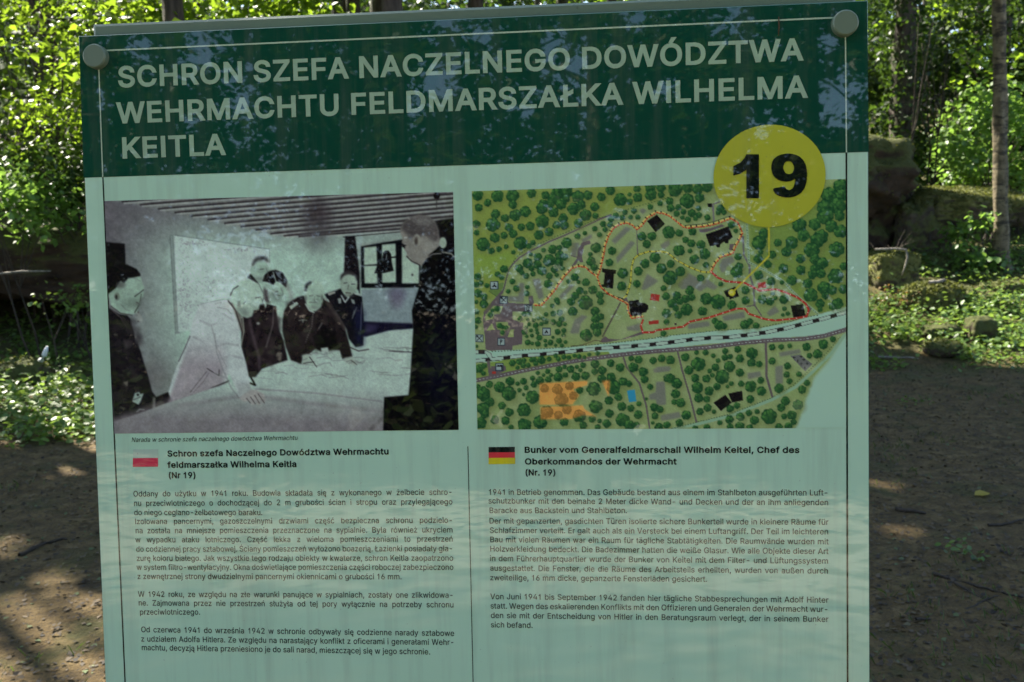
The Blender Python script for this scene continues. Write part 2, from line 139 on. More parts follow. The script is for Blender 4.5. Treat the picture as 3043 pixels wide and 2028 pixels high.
GLYPHS = r'''(|273|89,207 92,264 101,324 114,384 122,413 132,441 153,494 177,539 236,539 212,485 191,428 174,370 161,313 154,258 151,207 154,161 160,115 172,67 188,16 209,-38 236,-96 177,-96 156,-59 139,-21 124,16 111,55 102,93 95,131 90,169;;)|273|37,-96 52,-66 76,-9 86,18 102,69 113,116 120,162 122,207 119,258 112,313 99,370 82,428 62,485 37,539 97,539 121,494 142,441 151,413 167,354 173,323 181,264 184,207 183,168 178,130 171,92 161,53 149,15 134,-22 117,-59 97,-96;;,|188|38,-119 68,71 137,71 84,-119;;-|453|337,244 337,188 114,188 114,244;;.|188|95,-4 78,-1 63,9 53,24 50,41 53,59 63,73 78,83 95,87 113,83 128,73 138,59 141,41 138,24 128,9 113,-1;;1|453|76,0 76,55 391,55 391,0|276,509 276,0 212,0 212,448 209,448 86,358 86,427 198,509;;2|453|64,0 64,47 234,229 261,257 282,282 299,305 311,327 318,348 320,371 317,397 308,419 293,436 273,449 250,457 224,460 196,457 172,447 153,433 139,413 130,390 127,362 66,362 71,405 86,442 111,473 143,496 182,511 225,516 268,511 306,497 337,474 361,445 376,411 381,372 378,345 371,318 357,290 336,259 306,223 267,180 153,60 153,57 389,57 389,0;;4|453|40,105 40,158 247,509 311,509 109,166 109,163 413,163 413,105|282,0 282,318 343,318 343,0;;6|453|226,-7 182,-1 142,15 109,40 84,74 69,115 64,162 68,199 80,239 102,285 137,340 252,509 322,509 151,261 145,261 154,275 165,288 179,299 196,307 214,312 235,314 278,309 316,295 346,271 370,240 384,201 389,157 384,112 368,73 343,39 310,14 271,-2|226,48 254,52 279,63 299,79 314,101 324,128 327,157 324,187 314,213 299,235 279,251 254,262 226,265 198,262 174,252 153,235 138,214 128,188 125,158 128,128 138,102 153,79 174,63 198,52;;9|453|226,516 271,510 310,494 343,468 368,434 384,393 389,347 385,309 373,270 350,224 315,168 200,0 130,0 301,248 307,248 299,234 287,221 273,210 257,202 238,196 218,195 175,199 137,214 106,237 83,269 68,307 64,352 69,397 85,436 110,469 143,494 182,510|226,460 199,457 174,446 154,429 138,407 129,381 125,352 129,322 138,295 154,274 174,257 199,247 226,243 254,247 279,257 299,273 314,295 324,321 327,350 324,381 314,407 299,429 279,446 254,457;;A|480|16,0 201,509 276,509 463,0 395,0 287,302 276,334 264,372 250,420 232,478 245,478 228,419 191,302 85,0|110,142 110,199 370,199 370,142;;B|456|60,0 60,509 241,509 289,504 329,491 359,469 381,442 394,410 398,374 395,344 387,320 373,301 356,286 336,275 315,267 315,262 339,257 363,245 385,227 402,203 414,173 418,136 413,100 400,67 377,39 344,18 301,4 247,0|125,57 245,57 296,63 330,80 349,105 355,137 352,161 342,184 327,203 306,218 279,228 248,231 125,231|125,285 238,285 265,288 288,296 308,309 323,326 333,348 336,372 330,403 313,429 283,446 240,452 125,452;;C|510|267,-7 235,-5 205,1 177,11 150,25 126,42 104,63 86,88 70,115 57,146 48,179 42,215 40,254 42,293 48,329 57,362 70,393 86,421 104,445 126,466 150,484 177,498 205,508 235,514 267,516 305,513 340,504 373,490 402,471 427,447 448,418 463,385 473,348 408,348 401,373 389,395 375,413 357,428 337,440 315,449 292,454 267,456 223,450 184,432 150,403 125,364 109,314 103,254 109,194 125,145 151,105 184,76 223,59 267,53 292,55 315,60 337,69 357,81 375,96 389,114 401,136 408,160 473,160 463,124 448,91 428,62 402,38 373,19 341,5 305,-4;;D|502|219,0 96,0 96,57 215,57 272,63 318,81 354,110 379,149 394,198 399,255 394,312 379,361 354,399 320,428 275,446 221,452 93,452 93,509 225,509 261,507 294,501 325,492 353,478 399,441 433,391 446,361 455,329 460,293 462,255 460,217 455,181 446,149 433,119 417,92 398,68 376,48 351,31 322,17 291,8 256,2|125,509 125,0 60,0 60,509;;E|419|60,0 60,509 372,509 372,452 125,452 125,286 355,286 355,229 125,229 125,57 375,57 375,0;;F|410|60,0 60,509 369,509 369,452 125,452 125,278 346,278 346,221 125,221 125,0;;G|520|269,-7 236,-5 205,1 176,11 149,25 125,43 104,64 85,88 69,116 57,146 47,179 42,215 40,254 42,293 47,329 57,362 69,393 85,421 103,445 125,466 149,484 175,498 203,508 233,514 265,516 304,513 340,504 374,489 403,469 429,445 449,416 465,384 474,349 408,349 399,372 387,393 373,411 356,427 337,439 315,448 291,454 265,456 222,450 183,432 150,404 125,364 109,314 103,254 109,194 125,145 151,105 184,76 224,59 269,53 309,57 345,71 374,93 396,123 410,160 415,202 434,199 283,199 283,256 478,256 478,200 471,141 451,91 419,50 377,19 326,0;;H|517|60,0 60,509 125,509 125,289 392,289 392,509 457,509 457,0 392,0 392,232 125,232 125,0;;I|300|31,0 31,57 118,57 118,452 31,452 31,509 269,509 269,452 183,452 183,57 269,57 269,0;;J|396|185,-7 124,3 75,33 57,55 44,81 36,111 33,145 33,173 98,173 98,145 104,104 122,74 149,56 185,50 220,56 248,74 266,104 272,145 272,509 336,509 336,145 334,111 326,81 313,55 294,33 246,3;;K|467|104,145 104,216 139,261 174,303 212,344 364,509 448,509 231,276 228,276|60,0 60,509 125,509 125,334 124,225 125,193 125,0|372,0 188,259 228,309 449,0;;L|393|60,0 60,509 125,509 125,57 361,57 361,0;;M|628|60,0 60,509 152,509 322,49 307,49 352,187 476,509 568,509 568,0 504,0 507,457 513,457 498,409 456,291 342,0 286,0 170,291 112,457 119,457 122,0;;N|523|60,0 60,509 136,509 343,183 414,55 405,54 402,81 399,509 463,509 463,0 387,0 202,290 108,452 119,454 125,0;;O|533|267,-7 235,-5 205,1 177,11 150,25 126,42 105,63 86,88 70,115 57,146 48,179 42,215 40,254 42,293 48,329 57,362 70,393 86,421 105,445 126,466 150,484 177,498 205,508 235,514 267,516 299,514 329,508 357,498 384,484 408,466 429,445 448,421 464,393 477,362 486,329 491,293 493,254 491,215 486,179 477,146 464,115 448,88 429,63 408,42 384,25 357,11 329,1 299,-5|267,53 310,59 349,76 383,105 408,144 425,194 430,254 425,314 408,365 383,404 349,433 310,450 267,456 223,450 184,433 151,404 125,364 109,314 103,254 109,194 125,144 151,105 184,76 223,59;;R|449|60,0 60,509 236,509 290,504 333,489 367,465 390,433 405,395 409,352 405,309 390,271 367,240 333,217 289,203 236,198 96,198 96,255 234,255 269,258 298,267 319,281 334,300 342,324 345,352 342,380 334,405 319,425 298,440 269,449 233,452 125,452 125,0|353,0 230,229 303,229 428,0;;S|447|224,-9 172,-4 128,9 91,31 64,60 46,96 38,137 104,137 110,110 123,88 142,71 166,59 194,52 224,49 257,52 286,60 311,74 329,92 341,114 346,139 342,161 332,179 316,193 296,205 272,214 184,239 128,260 86,289 60,326 52,372 58,413 75,448 102,476 138,498 180,511 227,516 275,511 316,498 351,476 377,449 394,415 401,378 337,378 326,412 302,437 267,453 225,459 194,456 167,448 145,435 129,418 118,398 115,376 119,352 131,334 148,319 169,308 212,293 264,279 312,264 336,252 359,238 379,220 395,198 405,171 408,139 403,99 386,64 360,34 323,11 278,-4;;T|449|32,452 32,509 417,509 417,452 257,452 257,0 193,0 193,452;;U|517|259,-8 203,-2 154,15 114,43 85,80 66,124 60,173 60,509 124,509 124,178 128,144 141,113 160,87 187,68 220,56 259,52 298,56 331,68 357,87 377,113 389,144 393,178 393,509 457,509 457,173 451,124 433,80 403,43 363,15 315,-2;;V|480|204,0 16,509 84,509 192,206 203,176 248,31 235,31 252,90 279,176 290,206 395,509 463,509 278,0;;W|686|155,0 16,509 82,509 163,196 170,171 175,145 187,94 197,40 189,40 205,120 224,196 306,509 380,509 462,196 497,40 488,40 504,120 523,196 603,509 670,509 530,0 455,0 368,323 359,356 351,391 336,475 350,475 335,395 327,359 318,323 230,0;;Z|438|42,0 42,46 273,385 341,476 348,454 285,452 40,452 40,509 397,509 397,462 169,129 97,33 90,54 121,56 152,57 399,57 399,0;;a|389|160,-9 126,-5 94,5 68,22 48,45 35,73 30,108 34,138 43,161 58,179 78,193 100,203 125,211 252,230 265,235 273,243 273,279 267,297 256,311 240,322 220,329 196,331 171,329 149,322 132,313 118,301 107,288 100,274 41,291 57,322 79,346 104,364 133,375 163,382 194,384 215,383 239,379 263,372 286,360 306,343 322,320 333,290 337,251 337,0 277,0 277,52 272,52 264,38 252,25 236,12 215,1 190,-6|170,45 202,49 228,59 248,74 263,93 272,115 276,138 276,190 134,159 117,150 103,139 95,124 92,105 94,87 102,72 114,61 130,52 149,47;;b|424|229,-8 198,-5 172,4 153,17 138,31 118,59 112,59 112,0 53,0 53,509 114,509 114,319 118,319 137,346 152,360 171,373 197,381 229,384 274,378 313,361 345,332 370,293 385,245 390,189 385,133 370,84 346,45 313,16 274,-2|220,47 253,51 279,66 301,88 316,117 325,151 328,189 325,227 316,261 301,290 280,311 253,325 220,330 188,325 161,312 140,291 125,263 116,229 113,189 116,150 125,115 140,86 162,65 188,51;;c|396|207,-8 159,-2 117,16 82,46 56,85 40,133 34,187 40,243 56,291 82,330 117,360 159,378 207,384 234,383 260,377 284,368 305,356 324,341 340,322 353,301 362,277 303,262 298,276 281,301 270,311 257,319 242,325 226,329 207,330 173,325 145,310 124,287 108,258 99,224 96,187 99,151 108,117 124,89 145,66 173,51 207,46 226,48 243,52 258,58 271,66 282,76 292,89 299,102 304,117 363,102 354,78 341,56 325,37 306,21 285,9 261,-1 235,-6;;d|424|195,-8 151,-2 111,16 79,45 55,84 39,133 34,189 39,245 55,293 79,332 112,361 151,378 196,384 228,381 253,373 272,360 287,346 306,319 311,319 311,509 372,509 372,0 313,0 313,59 307,59 287,31 272,17 252,4 227,-5|205,47 236,51 263,65 284,86 299,115 309,150 312,189 309,229 300,263 284,291 263,312 237,325 205,330 172,325 145,311 124,290 108,261 99,227 96,189 99,151 109,117 124,88 145,66 172,51;;e|404|212,-8 161,-2 117,16 82,46 56,85 40,132 34,187 39,242 55,290 81,329 115,359 157,378 205,384 236,382 266,374 294,361 319,341 341,315 357,282 368,242 371,194 371,169 75,169 75,221 338,221 310,202 307,237 298,269 283,294 263,314 237,326 205,330 173,326 146,313 125,294 109,270 99,241 96,211 96,178 100,139 110,106 128,80 151,61 179,50 212,46 234,48 254,53 271,61 285,73 297,88 306,105 365,91 353,63 335,39 311,19 283,4 249,-5;;f|254|228,379 228,327 6,327 6,379|81,0 81,432 84,461 96,486 113,505 135,519 161,527 187,530 243,521 227,468 195,474 171,470 154,460 145,443 142,419 142,0;;g|425|207,-151 168,-148 134,-140 105,-127 82,-110 64,-91 51,-69 101,-41 122,-66 136,-78 154,-88 178,-95 207,-97 249,-92 282,-75 304,-47 311,-6 311,68 306,68 287,41 272,28 252,16 227,8 195,5 152,10 113,27 80,53 55,90 39,136 34,191 39,246 55,293 80,332 112,361 152,378 196,384 228,382 253,373 273,360 288,346 308,319 313,319 313,379 372,379 372,-9 367,-54 350,-90 324,-117 291,-136 251,-147|205,59 237,63 264,75 285,95 300,121 309,154 312,193 309,231 300,264 285,291 264,312 237,325 205,330 172,325 145,312 124,290 109,262 99,229 96,193 99,155 109,123 124,96 145,76 172,63;;h|410|114,227 114,0 53,0 53,509 114,509 114,287 102,287 124,332 152,362 187,379 227,384 264,380 295,369 321,349 341,321 353,285 357,240 357,0 296,0 296,235 290,275 273,304 246,323 210,329 184,326 161,317 141,303 126,283 117,257;;i|167|53,0 53,379 114,379 114,0|84,443 67,446 54,455 44,468 41,483 44,499 54,512 67,521 84,524 100,521 114,512 123,499 126,483 123,468 114,455 100,446;;j|167|53,379 114,379 114,-30 111,-63 102,-90 86,-113 65,-129 37,-139 4,-143 -10,-143 -10,-87 2,-87 25,-83 40,-72 50,-54 53,-29|83,443 67,446 53,455 44,468 41,483 44,499 53,512 67,521 83,524 100,521 114,512 123,499 126,483 123,468 114,455 100,446;;k|381|110,137 110,212 121,212 284,379 360,379 184,199 177,199|53,0 53,509 114,509 114,0|294,0 148,186 191,229 372,0;;l|189|139,-2 101,3 74,20 58,47 53,84 53,509 114,509 114,99 115,77 120,62 130,54 170,54 181,3;;m|610|53,0 53,379 112,379 112,295 108,295 118,323 132,346 151,363 172,376 195,384 219,386 257,380 287,361 309,331 321,295 312,295 322,321 337,343 357,361 381,375 407,383 437,386 468,383 497,372 522,354 541,328 553,296 557,255 557,0 496,0 496,254 490,289 473,313 447,326 419,330 395,328 374,320 358,307 345,290 338,270 335,247 335,0 274,0 274,260 269,288 253,311 229,326 199,330 178,328 158,320 140,307 126,289 117,266 114,238 114,0;;n|410|114,227 114,0 53,0 53,379 112,379 112,287 102,287 124,332 152,362 187,379 227,384 264,380 295,369 321,349 341,321 353,285 357,240 357,0 296,0 296,235 290,275 273,304 246,323 210,329 184,326 161,317 141,303 126,283 117,257;;o|415|207,-8 159,-2 117,16 82,46 56,85 40,133 34,187 40,243 56,291 82,330 117,360 159,378 207,384 256,378 299,360 333,330 359,291 376,243 381,187 376,133 359,85 333,46 299,16 256,-2|207,46 242,51 270,66 292,89 307,117 316,151 319,187 316,224 307,258 292,287 270,310 242,325 207,330 173,325 145,310 124,287 108,258 99,224 96,187 99,151 108,117 124,89 145,66 173,51;;p|424|53,-143 53,379 112,379 112,319 118,319 137,346 152,360 171,373 197,381 229,384 274,378 313,361 345,332 370,293 385,245 390,189 385,133 370,84 346,45 313,16 274,-2 229,-8 198,-5 173,4 153,17 138,31 118,59 114,59 114,-143|220,47 253,51 279,66 301,88 316,117 325,151 328,189 325,227 316,261 301,290 280,311 253,325 220,330 188,325 161,312 140,291 125,263 116,229 113,189 116,150 125,115 140,86 162,65 188,51;;q|424|372,-143 311,-143 311,59 306,59 287,31 272,17 252,4 227,-5 195,-8 151,-2 111,16 79,45 55,84 39,133 34,189 39,245 55,293 79,332 112,361 151,378 196,384 228,381 253,373 272,360 287,346 307,319 313,319 313,379 372,379|205,47 236,51 263,65 284,86 299,115 309,150 312,189 309,229 300,263 284,291 263,312 237,325 205,330 172,325 145,311 124,290 108,261 99,227 96,189 99,151 109,117 124,88 145,66 172,51;;r|259|53,0 53,379 112,379 112,321 115,321 130,347 152,367 181,380 213,385 243,384 243,322 207,326 182,323 159,315 140,301 126,284 117,262 114,237 114,0;;s|365|182,-8 145,-5 112,3 84,18 62,38 45,63 36,94 94,107 105,79 124,60 150,49 181,45 217,50 244,62 262,81 268,103 265,121 254,136 237,147 212,155 149,170 104,186 72,208 53,237 47,274 51,305 65,332 87,354 115,370 149,381 187,384 223,381 254,372 279,358 299,339 314,316 324,290 268,277 258,298 243,316 219,328 187,333 156,329 131,317 114,299 109,277 112,258 124,243 144,232 172,223 229,209 275,194 306,171 325,142 331,107 326,75 312,47 290,24 260,6 223,-5;;t|227|204,379 204,327 6,327 6,379|65,471 126,471 126,98 128,76 136,61 150,53 202,54 213,2 168,-4 125,2 92,21 72,52 65,93;;u|410|182,-5 146,-1 115,11 89,31 69,59 57,95 53,139 53,379 114,379 114,144 119,105 137,75 164,56 200,50 226,53 249,62 268,77 283,97 293,122 296,153 296,379 357,379 357,0 298,0 298,92 307,92 286,47 257,17 222,0;;v|389|163,0 17,379 84,379 165,155 177,121 187,87 196,53 206,21 184,21 194,53 203,87 213,121 224,155 305,379 371,379 226,0;;w|567|138,0 23,379 87,379 133,214 154,137 165,91 175,41 165,41 175,90 206,214 252,379 316,379 362,214 371,176 382,136 392,91 402,41 391,41 402,90 423,176 434,214 480,379 545,379 429,0 368,0 319,172 297,252 277,338 291,338 248,172 199,0;;y|389|47,-139 61,-86 88,-90 104,-89 118,-84 130,-74 141,-58 151,-36 163,-1 17,379 84,379 165,155 177,121 187,87 196,53 206,21 184,21 202,87 212,121 224,155 305,379 371,379 204,-58 191,-85 177,-107 159,-124 139,-136 117,-143;;z|380|42,0 42,46 254,320 254,323 48,323 48,379 333,379 333,331 126,60 126,56 339,56 339,0;;Ó|533|267,-7 235,-5 205,1 177,11 150,25 126,42 105,63 86,88 70,115 57,146 48,179 42,215 40,254 42,293 48,329 57,362 70,393 86,421 105,445 126,466 150,484 177,498 205,508 235,514 267,516 299,514 329,508 357,498 384,484 408,466 429,445 448,421 464,393 477,362 486,329 491,293 493,254 491,215 486,179 477,146 464,115 448,88 429,63 408,42 384,25 357,11 329,1 299,-5|267,53 310,59 349,76 383,105 408,144 425,194 430,254 425,314 408,365 383,404 349,433 310,450 267,456 223,450 184,433 151,404 125,364 109,314 103,254 109,194 125,144 151,105 184,76 223,59|240,558 288,659 356,659 290,558;;ß|441|122,362 122,0 60,0 60,362 63,398 70,429 82,456 99,477 143,506 197,516 229,512 260,503 289,486 312,463 327,432 332,393 330,370 325,351 292,299 287,287 285,272 288,256 297,241 362,188 378,171 391,152 400,129 403,100 399,69 386,42 366,21 340,6 307,-4 269,-7 237,-5 207,1 182,10 164,20 187,74 217,58 238,52 265,50 297,53 321,64 337,81 342,104 339,123 330,139 300,167 264,194 248,209 235,227 226,247 223,272 224,291 230,306 264,353 270,368 272,388 266,420 250,442 226,455 197,459 164,453 141,435 127,405;;ä|389|160,-9 126,-5 94,5 68,22 48,45 35,73 30,108 34,138 43,161 58,179 78,193 100,203 125,211 252,230 265,235 273,243 273,279 267,297 256,311 240,322 220,329 196,331 171,329 149,322 132,313 118,301 107,288 100,274 41,291 57,322 79,346 104,364 133,375 163,382 194,384 215,383 239,379 263,372 286,360 306,343 322,320 333,290 337,251 337,0 277,0 277,52 272,52 264,38 252,25 236,12 215,1 190,-6|170,45 202,49 228,59 248,74 263,93 272,115 276,138 276,190 134,159 117,150 103,139 95,124 92,105 94,87 102,72 114,61 130,52 149,47|261,443 246,446 233,455 224,468 221,483 224,499 233,512 246,520 261,523 277,520 290,512 299,499 301,483 299,468 290,455 277,446|117,443 102,446 89,455 80,468 77,483 80,499 89,512 102,520 117,523 133,520 146,512 155,499 158,483 155,468 146,455 133,446;;ó|415|207,-8 159,-2 117,16 82,46 56,85 40,133 34,187 40,243 56,291 82,330 117,360 159,378 207,384 256,378 299,360 333,330 359,291 376,243 381,187 376,133 359,85 333,46 299,16 256,-2|207,46 242,51 270,66 292,89 307,117 316,151 319,187 316,224 307,258 292,287 270,310 242,325 207,330 173,325 145,310 124,287 108,258 99,224 96,187 99,151 108,117 124,89 145,66 173,51|181,429 228,529 297,529 231,429;;ü|410|182,-5 146,-1 115,11 89,31 69,59 57,95 53,139 53,379 114,379 114,144 119,105 137,75 164,56 200,50 226,53 249,62 268,77 283,97 293,122 296,153 296,379 357,379 357,0 298,0 298,92 307,92 286,47 257,17 222,0|277,443 261,446 248,455 239,468 236,483 239,499 248,512 261,520 277,523 292,520 305,512 314,499 317,483 314,468 305,455 292,446|133,443 118,446 104,455 96,468 93,483 96,499 104,512 118,520 133,523 149,520 162,512 170,499 173,483 170,468 162,455 149,446;;ą|389|160,-9 126,-5 94,5 68,22 48,45 35,73 30,108 34,138 43,161 58,179 78,193 100,203 125,211 252,230 265,235 273,243 273,279 267,297 256,311 240,322 220,329 196,331 171,329 149,322 132,313 118,301 107,288 100,274 41,291 57,322 79,346 104,364 133,375 163,382 194,384 215,383 239,379 263,372 286,360 306,343 322,320 333,290 337,251 337,0 277,0 277,52 272,52 264,38 252,25 236,12 215,1 190,-6|170,45 202,49 228,59 248,74 263,93 272,115 276,138 276,190 134,159 117,150 103,139 95,124 92,105 94,87 102,72 114,61 130,52 149,47|297,-145 267,-141 242,-128 224,-108 219,-79 222,-56 234,-34 252,-14 276,5 337,0 297,-32 284,-48 280,-68 282,-78 287,-87 296,-92 339,-86 357,-130 316,-144;;ć|396|207,-8 159,-2 117,16 82,46 56,85 40,133 34,187 40,243 56,291 82,330 117,360 159,378 207,384 234,383 260,377 284,368 305,356 324,341 340,322 353,301 362,277 303,262 298,276 281,301 270,311 257,319 242,325 226,329 207,330 173,325 145,310 124,287 108,258 99,224 96,187 99,151 108,117 124,89 145,66 173,51 207,46 226,48 243,52 258,58 271,66 282,76 292,89 299,102 304,117 363,102 354,78 341,56 325,37 306,21 285,9 261,-1 235,-6|181,429 228,529 297,529 231,429;;ę|404|212,-8 161,-2 117,16 82,46 56,85 40,132 34,187 39,242 55,290 81,329 115,359 157,378 205,384 236,382 266,374 294,361 319,341 341,315 357,282 368,242 371,194 371,169 75,169 75,221 338,221 310,202 307,237 298,269 283,294 263,314 237,326 205,330 173,326 146,313 125,294 109,270 99,241 96,211 96,178 100,139 110,106 128,80 151,61 179,50 212,46 234,48 254,53 271,61 285,73 297,88 306,105 365,91 353,63 335,39 311,19 283,4 249,-5|299,-148 268,-144 243,-131 225,-111 220,-82 220,-70 269,17 365,91 355,63 342,38 290,-39 283,-55 281,-70 283,-81 288,-90 297,-95 310,-97 341,-88 358,-133 318,-147;;Ł|413|81,0 81,509 145,509 145,57 382,57 382,0|16,173 16,237 270,384 270,319;;ł|207|151,-2 112,3 85,20 69,47 64,84 64,509 125,509 125,99 127,77 131,62 141,54 181,54 192,3|6,225 6,280 183,382 183,328;;ń|410|114,227 114,0 53,0 53,379 112,379 112,287 102,287 124,332 152,362 187,379 227,384 264,380 295,369 321,349 341,321 353,285 357,240 357,0 296,0 296,235 290,275 273,304 246,323 210,329 184,326 161,317 141,303 126,283 117,257|178,429 226,529 294,529 228,429;;Ś|447|224,-9 172,-4 128,9 91,31 64,60 46,96 38,137 104,137 110,110 123,88 142,71 166,59 194,52 224,49 257,52 286,60 311,74 329,92 341,114 346,139 342,161 332,179 316,193 296,205 272,214 184,239 128,260 86,289 60,326 52,372 58,413 75,448 102,476 138,498 180,511 227,516 275,511 316,498 351,476 377,449 394,415 401,378 337,378 326,412 302,437 267,453 225,459 194,456 167,448 145,435 129,418 118,398 115,376 119,352 131,334 148,319 169,308 212,293 264,279 312,264 336,252 359,238 379,220 395,198 405,171 408,139 403,99 386,64 360,34 323,11 278,-4|196,558 244,659 312,659 246,558;;ś|365|182,-8 145,-5 112,3 84,18 62,38 45,63 36,94 94,107 105,79 124,60 150,49 181,45 217,50 244,62 262,81 268,103 265,121 254,136 237,147 212,155 149,170 104,186 72,208 53,237 47,274 51,305 65,332 87,354 115,370 149,381 187,384 223,381 254,372 279,358 299,339 314,316 324,290 268,277 258,298 243,316 219,328 187,333 156,329 131,317 114,299 109,277 112,258 124,243 144,232 172,223 229,209 275,194 306,171 325,142 331,107 326,75 312,47 290,24 260,6 223,-5|159,429 207,529 276,529 210,429;;ż|380|42,0 42,46 254,320 254,323 48,323 48,379 333,379 333,331 126,60 126,56 339,56 339,0|187,443 171,446 157,455 148,468 144,483 148,499 157,512 171,521 187,524 203,521 217,512 226,499 229,483 226,468 217,455 203,446;; |188|'''
# ---------------------------------------------------------------- board plane (a panel leaning back a little)
def camdir(x, y, z): return (right * x - up * y + fwd * z).normalized()
bu = camdir(34500, -583, -2700); bv = -camdir(1212, 53500, 2700)
bn = bu.cross(bv).normalized(); bv = bn.cross(bu).normalized()
BC = CAM + ray(1430, 1014) * 1.12
BM = Matrix((bu, bv, bn)).transposed().to_4x4(); BM.translation = BC
def BP(px, py):
    d = ray(px, py); t = (BC - CAM).dot(bn) / d.dot(bn); p = CAM + d * t - BC
    return (p.dot(bu), p.dot(bv))
_d = np.array(fwd); 
def BPn(px, py):
    px = np.asarray(px, float); py = np.asarray(py, float)
    d = np.array(fwd) * F + (px - CX)[..., None] * np.array(right) - (py - CY)[..., None] * np.array(up)
    t = float((BC - CAM).dot(bn)) / (d @ np.array(bn)); p = d * t[..., None] + np.array(CAM - BC)
    return p @ np.array(bu), p @ np.array(bv)
PXU = (Vector(BP(1500, 1000)) - Vector(BP(1400, 1000))).length / 100      # metres per photo pixel on the panel

# ---------------------------------------------------------------- glossy print materials
KP = 0.47                      # print colours: shade colour seen -> base colour
def gloss(p, nt):
    p.inputs['Roughness'].default_value = 0.012; p.inputs['IOR'].default_value = 1.72
    v = coords(nt); n = noise_n(nt, v, 9.0, 2, 0.5)
    nt.links.new(bump(nt, n, 0.006, 0.02), p.inputs['Normal'])
def print_mat(name, rgb, k=None):
    m, nt, p = nodes(name); c = lin(rgb) / (k or KP)
    v = coords(nt); f = noise_n(nt, v, 3.0, 4)
    a = tuple(np.clip(c * 0.95, 0, .9)); b = tuple(np.clip(c * 1.04, 0, .9))
    st = noise_n(nt, coords(nt, stretch=(38, 2.2, 1)), 1.0, 5, .65); sp_ = noise_n(nt, v, 260.0, 2, .5)
    cc = mix(nt, ramp(nt, st, [(.48, (0, 0, 0)), (.72, (.42,) * 3)]), mix(nt, f, a, b), tuple(c * .5 + np.array((.10, .10, .08))))
    cc = mix(nt, ramp(nt, sp_, [(.73, (0, 0, 0)), (.78, (.35,) * 3)]), cc, (.16, .15, .11))
    nt.links.new(cc, p.inputs['Base Color']); gloss(p, nt); return m
m_white = print_mat('white_print', (144, 173, 147))
m_green = print_mat('green_print', (12, 52, 38))
m_letter = print_mat('title_print', (122, 142, 116))
m_black = print_mat('black_print', (14, 20, 16))
m_line = print_mat('pale_line_print', (140, 155, 130))
m_yellow = print_mat('yellow_print', (142, 144, 42))
m_red = print_mat('red_print', (168, 40, 62)); m_fred = print_mat('flag_red_print', (190, 45, 50))
m_gold = print_mat('gold_print', (175, 160, 30)); m_fwhite = print_mat('flag_white_print', (140, 158, 140))
m_pic, _nt, _p = nodes('picture_print'); _a = N(_nt, 'ShaderNodeVertexColor', layer_name='tint')
_nt.links.new(_a.outputs[0], _p.inputs['Base Color']); gloss(_p, _nt)
m_edge, _nt, _p = nodes('green_glass_edge'); _p.inputs['Base Color'].default_value = (0.10, 0.22, 0.15, 1); _p.inputs['Roughness'].default_value = .15
def paint(name, rgb, rough=0.45):
    m, nt, p = nodes(name); v = coords(nt); f = noise_n(nt, v, 4, 8); g = noise_n(nt, v, 90, 3)
    c = lin(rgb) / KP
    a = mix(nt, f, tuple(c * .88), tuple(np.clip(c * 1.1, 0, .9)))
    nt.links.new(mix(nt, ramp(nt, g, [(0.66, (0, 0, 0)), (0.74, (1, 1, 1))]), a, tuple(c * 0.7)), p.inputs['Base Color'])
    p.inputs['Roughness'].default_value = rough; nt.links.new(bump(nt, g, 0.08, .001), p.inputs['Normal']); return m
m_rail = paint('grey_green_powder_coat', (78, 90, 72)); m_post = paint('post_coat', (70, 80, 66))

board = empty('information_board'); board.matrix_world = BM
tag(board, 'large information board with green title band, old photograph and site map', 'information board')
def bmesh_obj(name, V, Fs, mat, parent, smooth=False):
    return link(name, mesh_list(name, V, Fs, smooth), parent, mat)
def box(x0, y0, z0, x1, y1, z1, b=0.0):
    """box with bevelled long edges on the +z face"""
    V = [(x0, y0, z0), (x1, y0, z0), (x1, y1, z0), (x0, y1, z0)]
    V += [(x0, y0, z1 - b), (x1, y0, z1 - b), (x1, y1, z1 - b), (x0, y1, z1 - b)]
    V += [(x0 + b, y0 + b, z1), (x1 - b, y0 + b, z1), (x1 - b, y1 - b, z1), (x0 + b, y1 - b, z1)]
    Fs = [(3, 2, 1, 0), (8, 9, 10, 11)]
    for s in (0, 4):
        for i in range(4): Fs.append((s + i, s + (i + 1) % 4, s + 4 + (i + 1) % 4, s + 4 + i))
    return V, Fs
def quad_px(name, pts, z, mat, parent, extend=None):
    V = [(*BP(*p), z) for p in pts]
    if extend: V = V[:2] + extend(V)
    return bmesh_obj(name, V, [tuple(range(len(V)))[::-1]], mat, parent)
TL, TR = Vector(BP(233, 108)), Vector(BP(2579, 2)); BL, BR = Vector(BP(313, 2028)), Vector(BP(2585, 2028))
def down(a, b, y):                       # continue edge a->b to board height y
    return a + (b - a) * ((y - a.y) / (b.y - a.y))
YB = BL.y - 0.34
cBL, cBR = down(TL, BL, YB), down(TR, BR, YB)
# panel slab
o = [TL, TR, cBR, cBL]; T = 0.010
V = [(p.x, p.y, -T) for p in o] + [(p.x, p.y, -0.0008) for p in o]
mid = sum(o, Vector((0, 0))) / 4
V += [(p.x + (mid.x - p.x) * .0016, p.y + (mid.y - p.y) * .0016, 0) for p in o]
Fs = [(0, 1, 2, 3), (11, 10, 9, 8)] + [(s + i, s + 4 + i, s + 4 + (i + 1) % 4, s + (i + 1) % 4) for s in (0, 4) for i in range(4)]
panel = bmesh_obj('panel', V, Fs, m_white, board)
panel.data.materials.append(m_edge)
for i, p in enumerate(panel.data.polygons):
    if i >= 2: p.material_index = 1
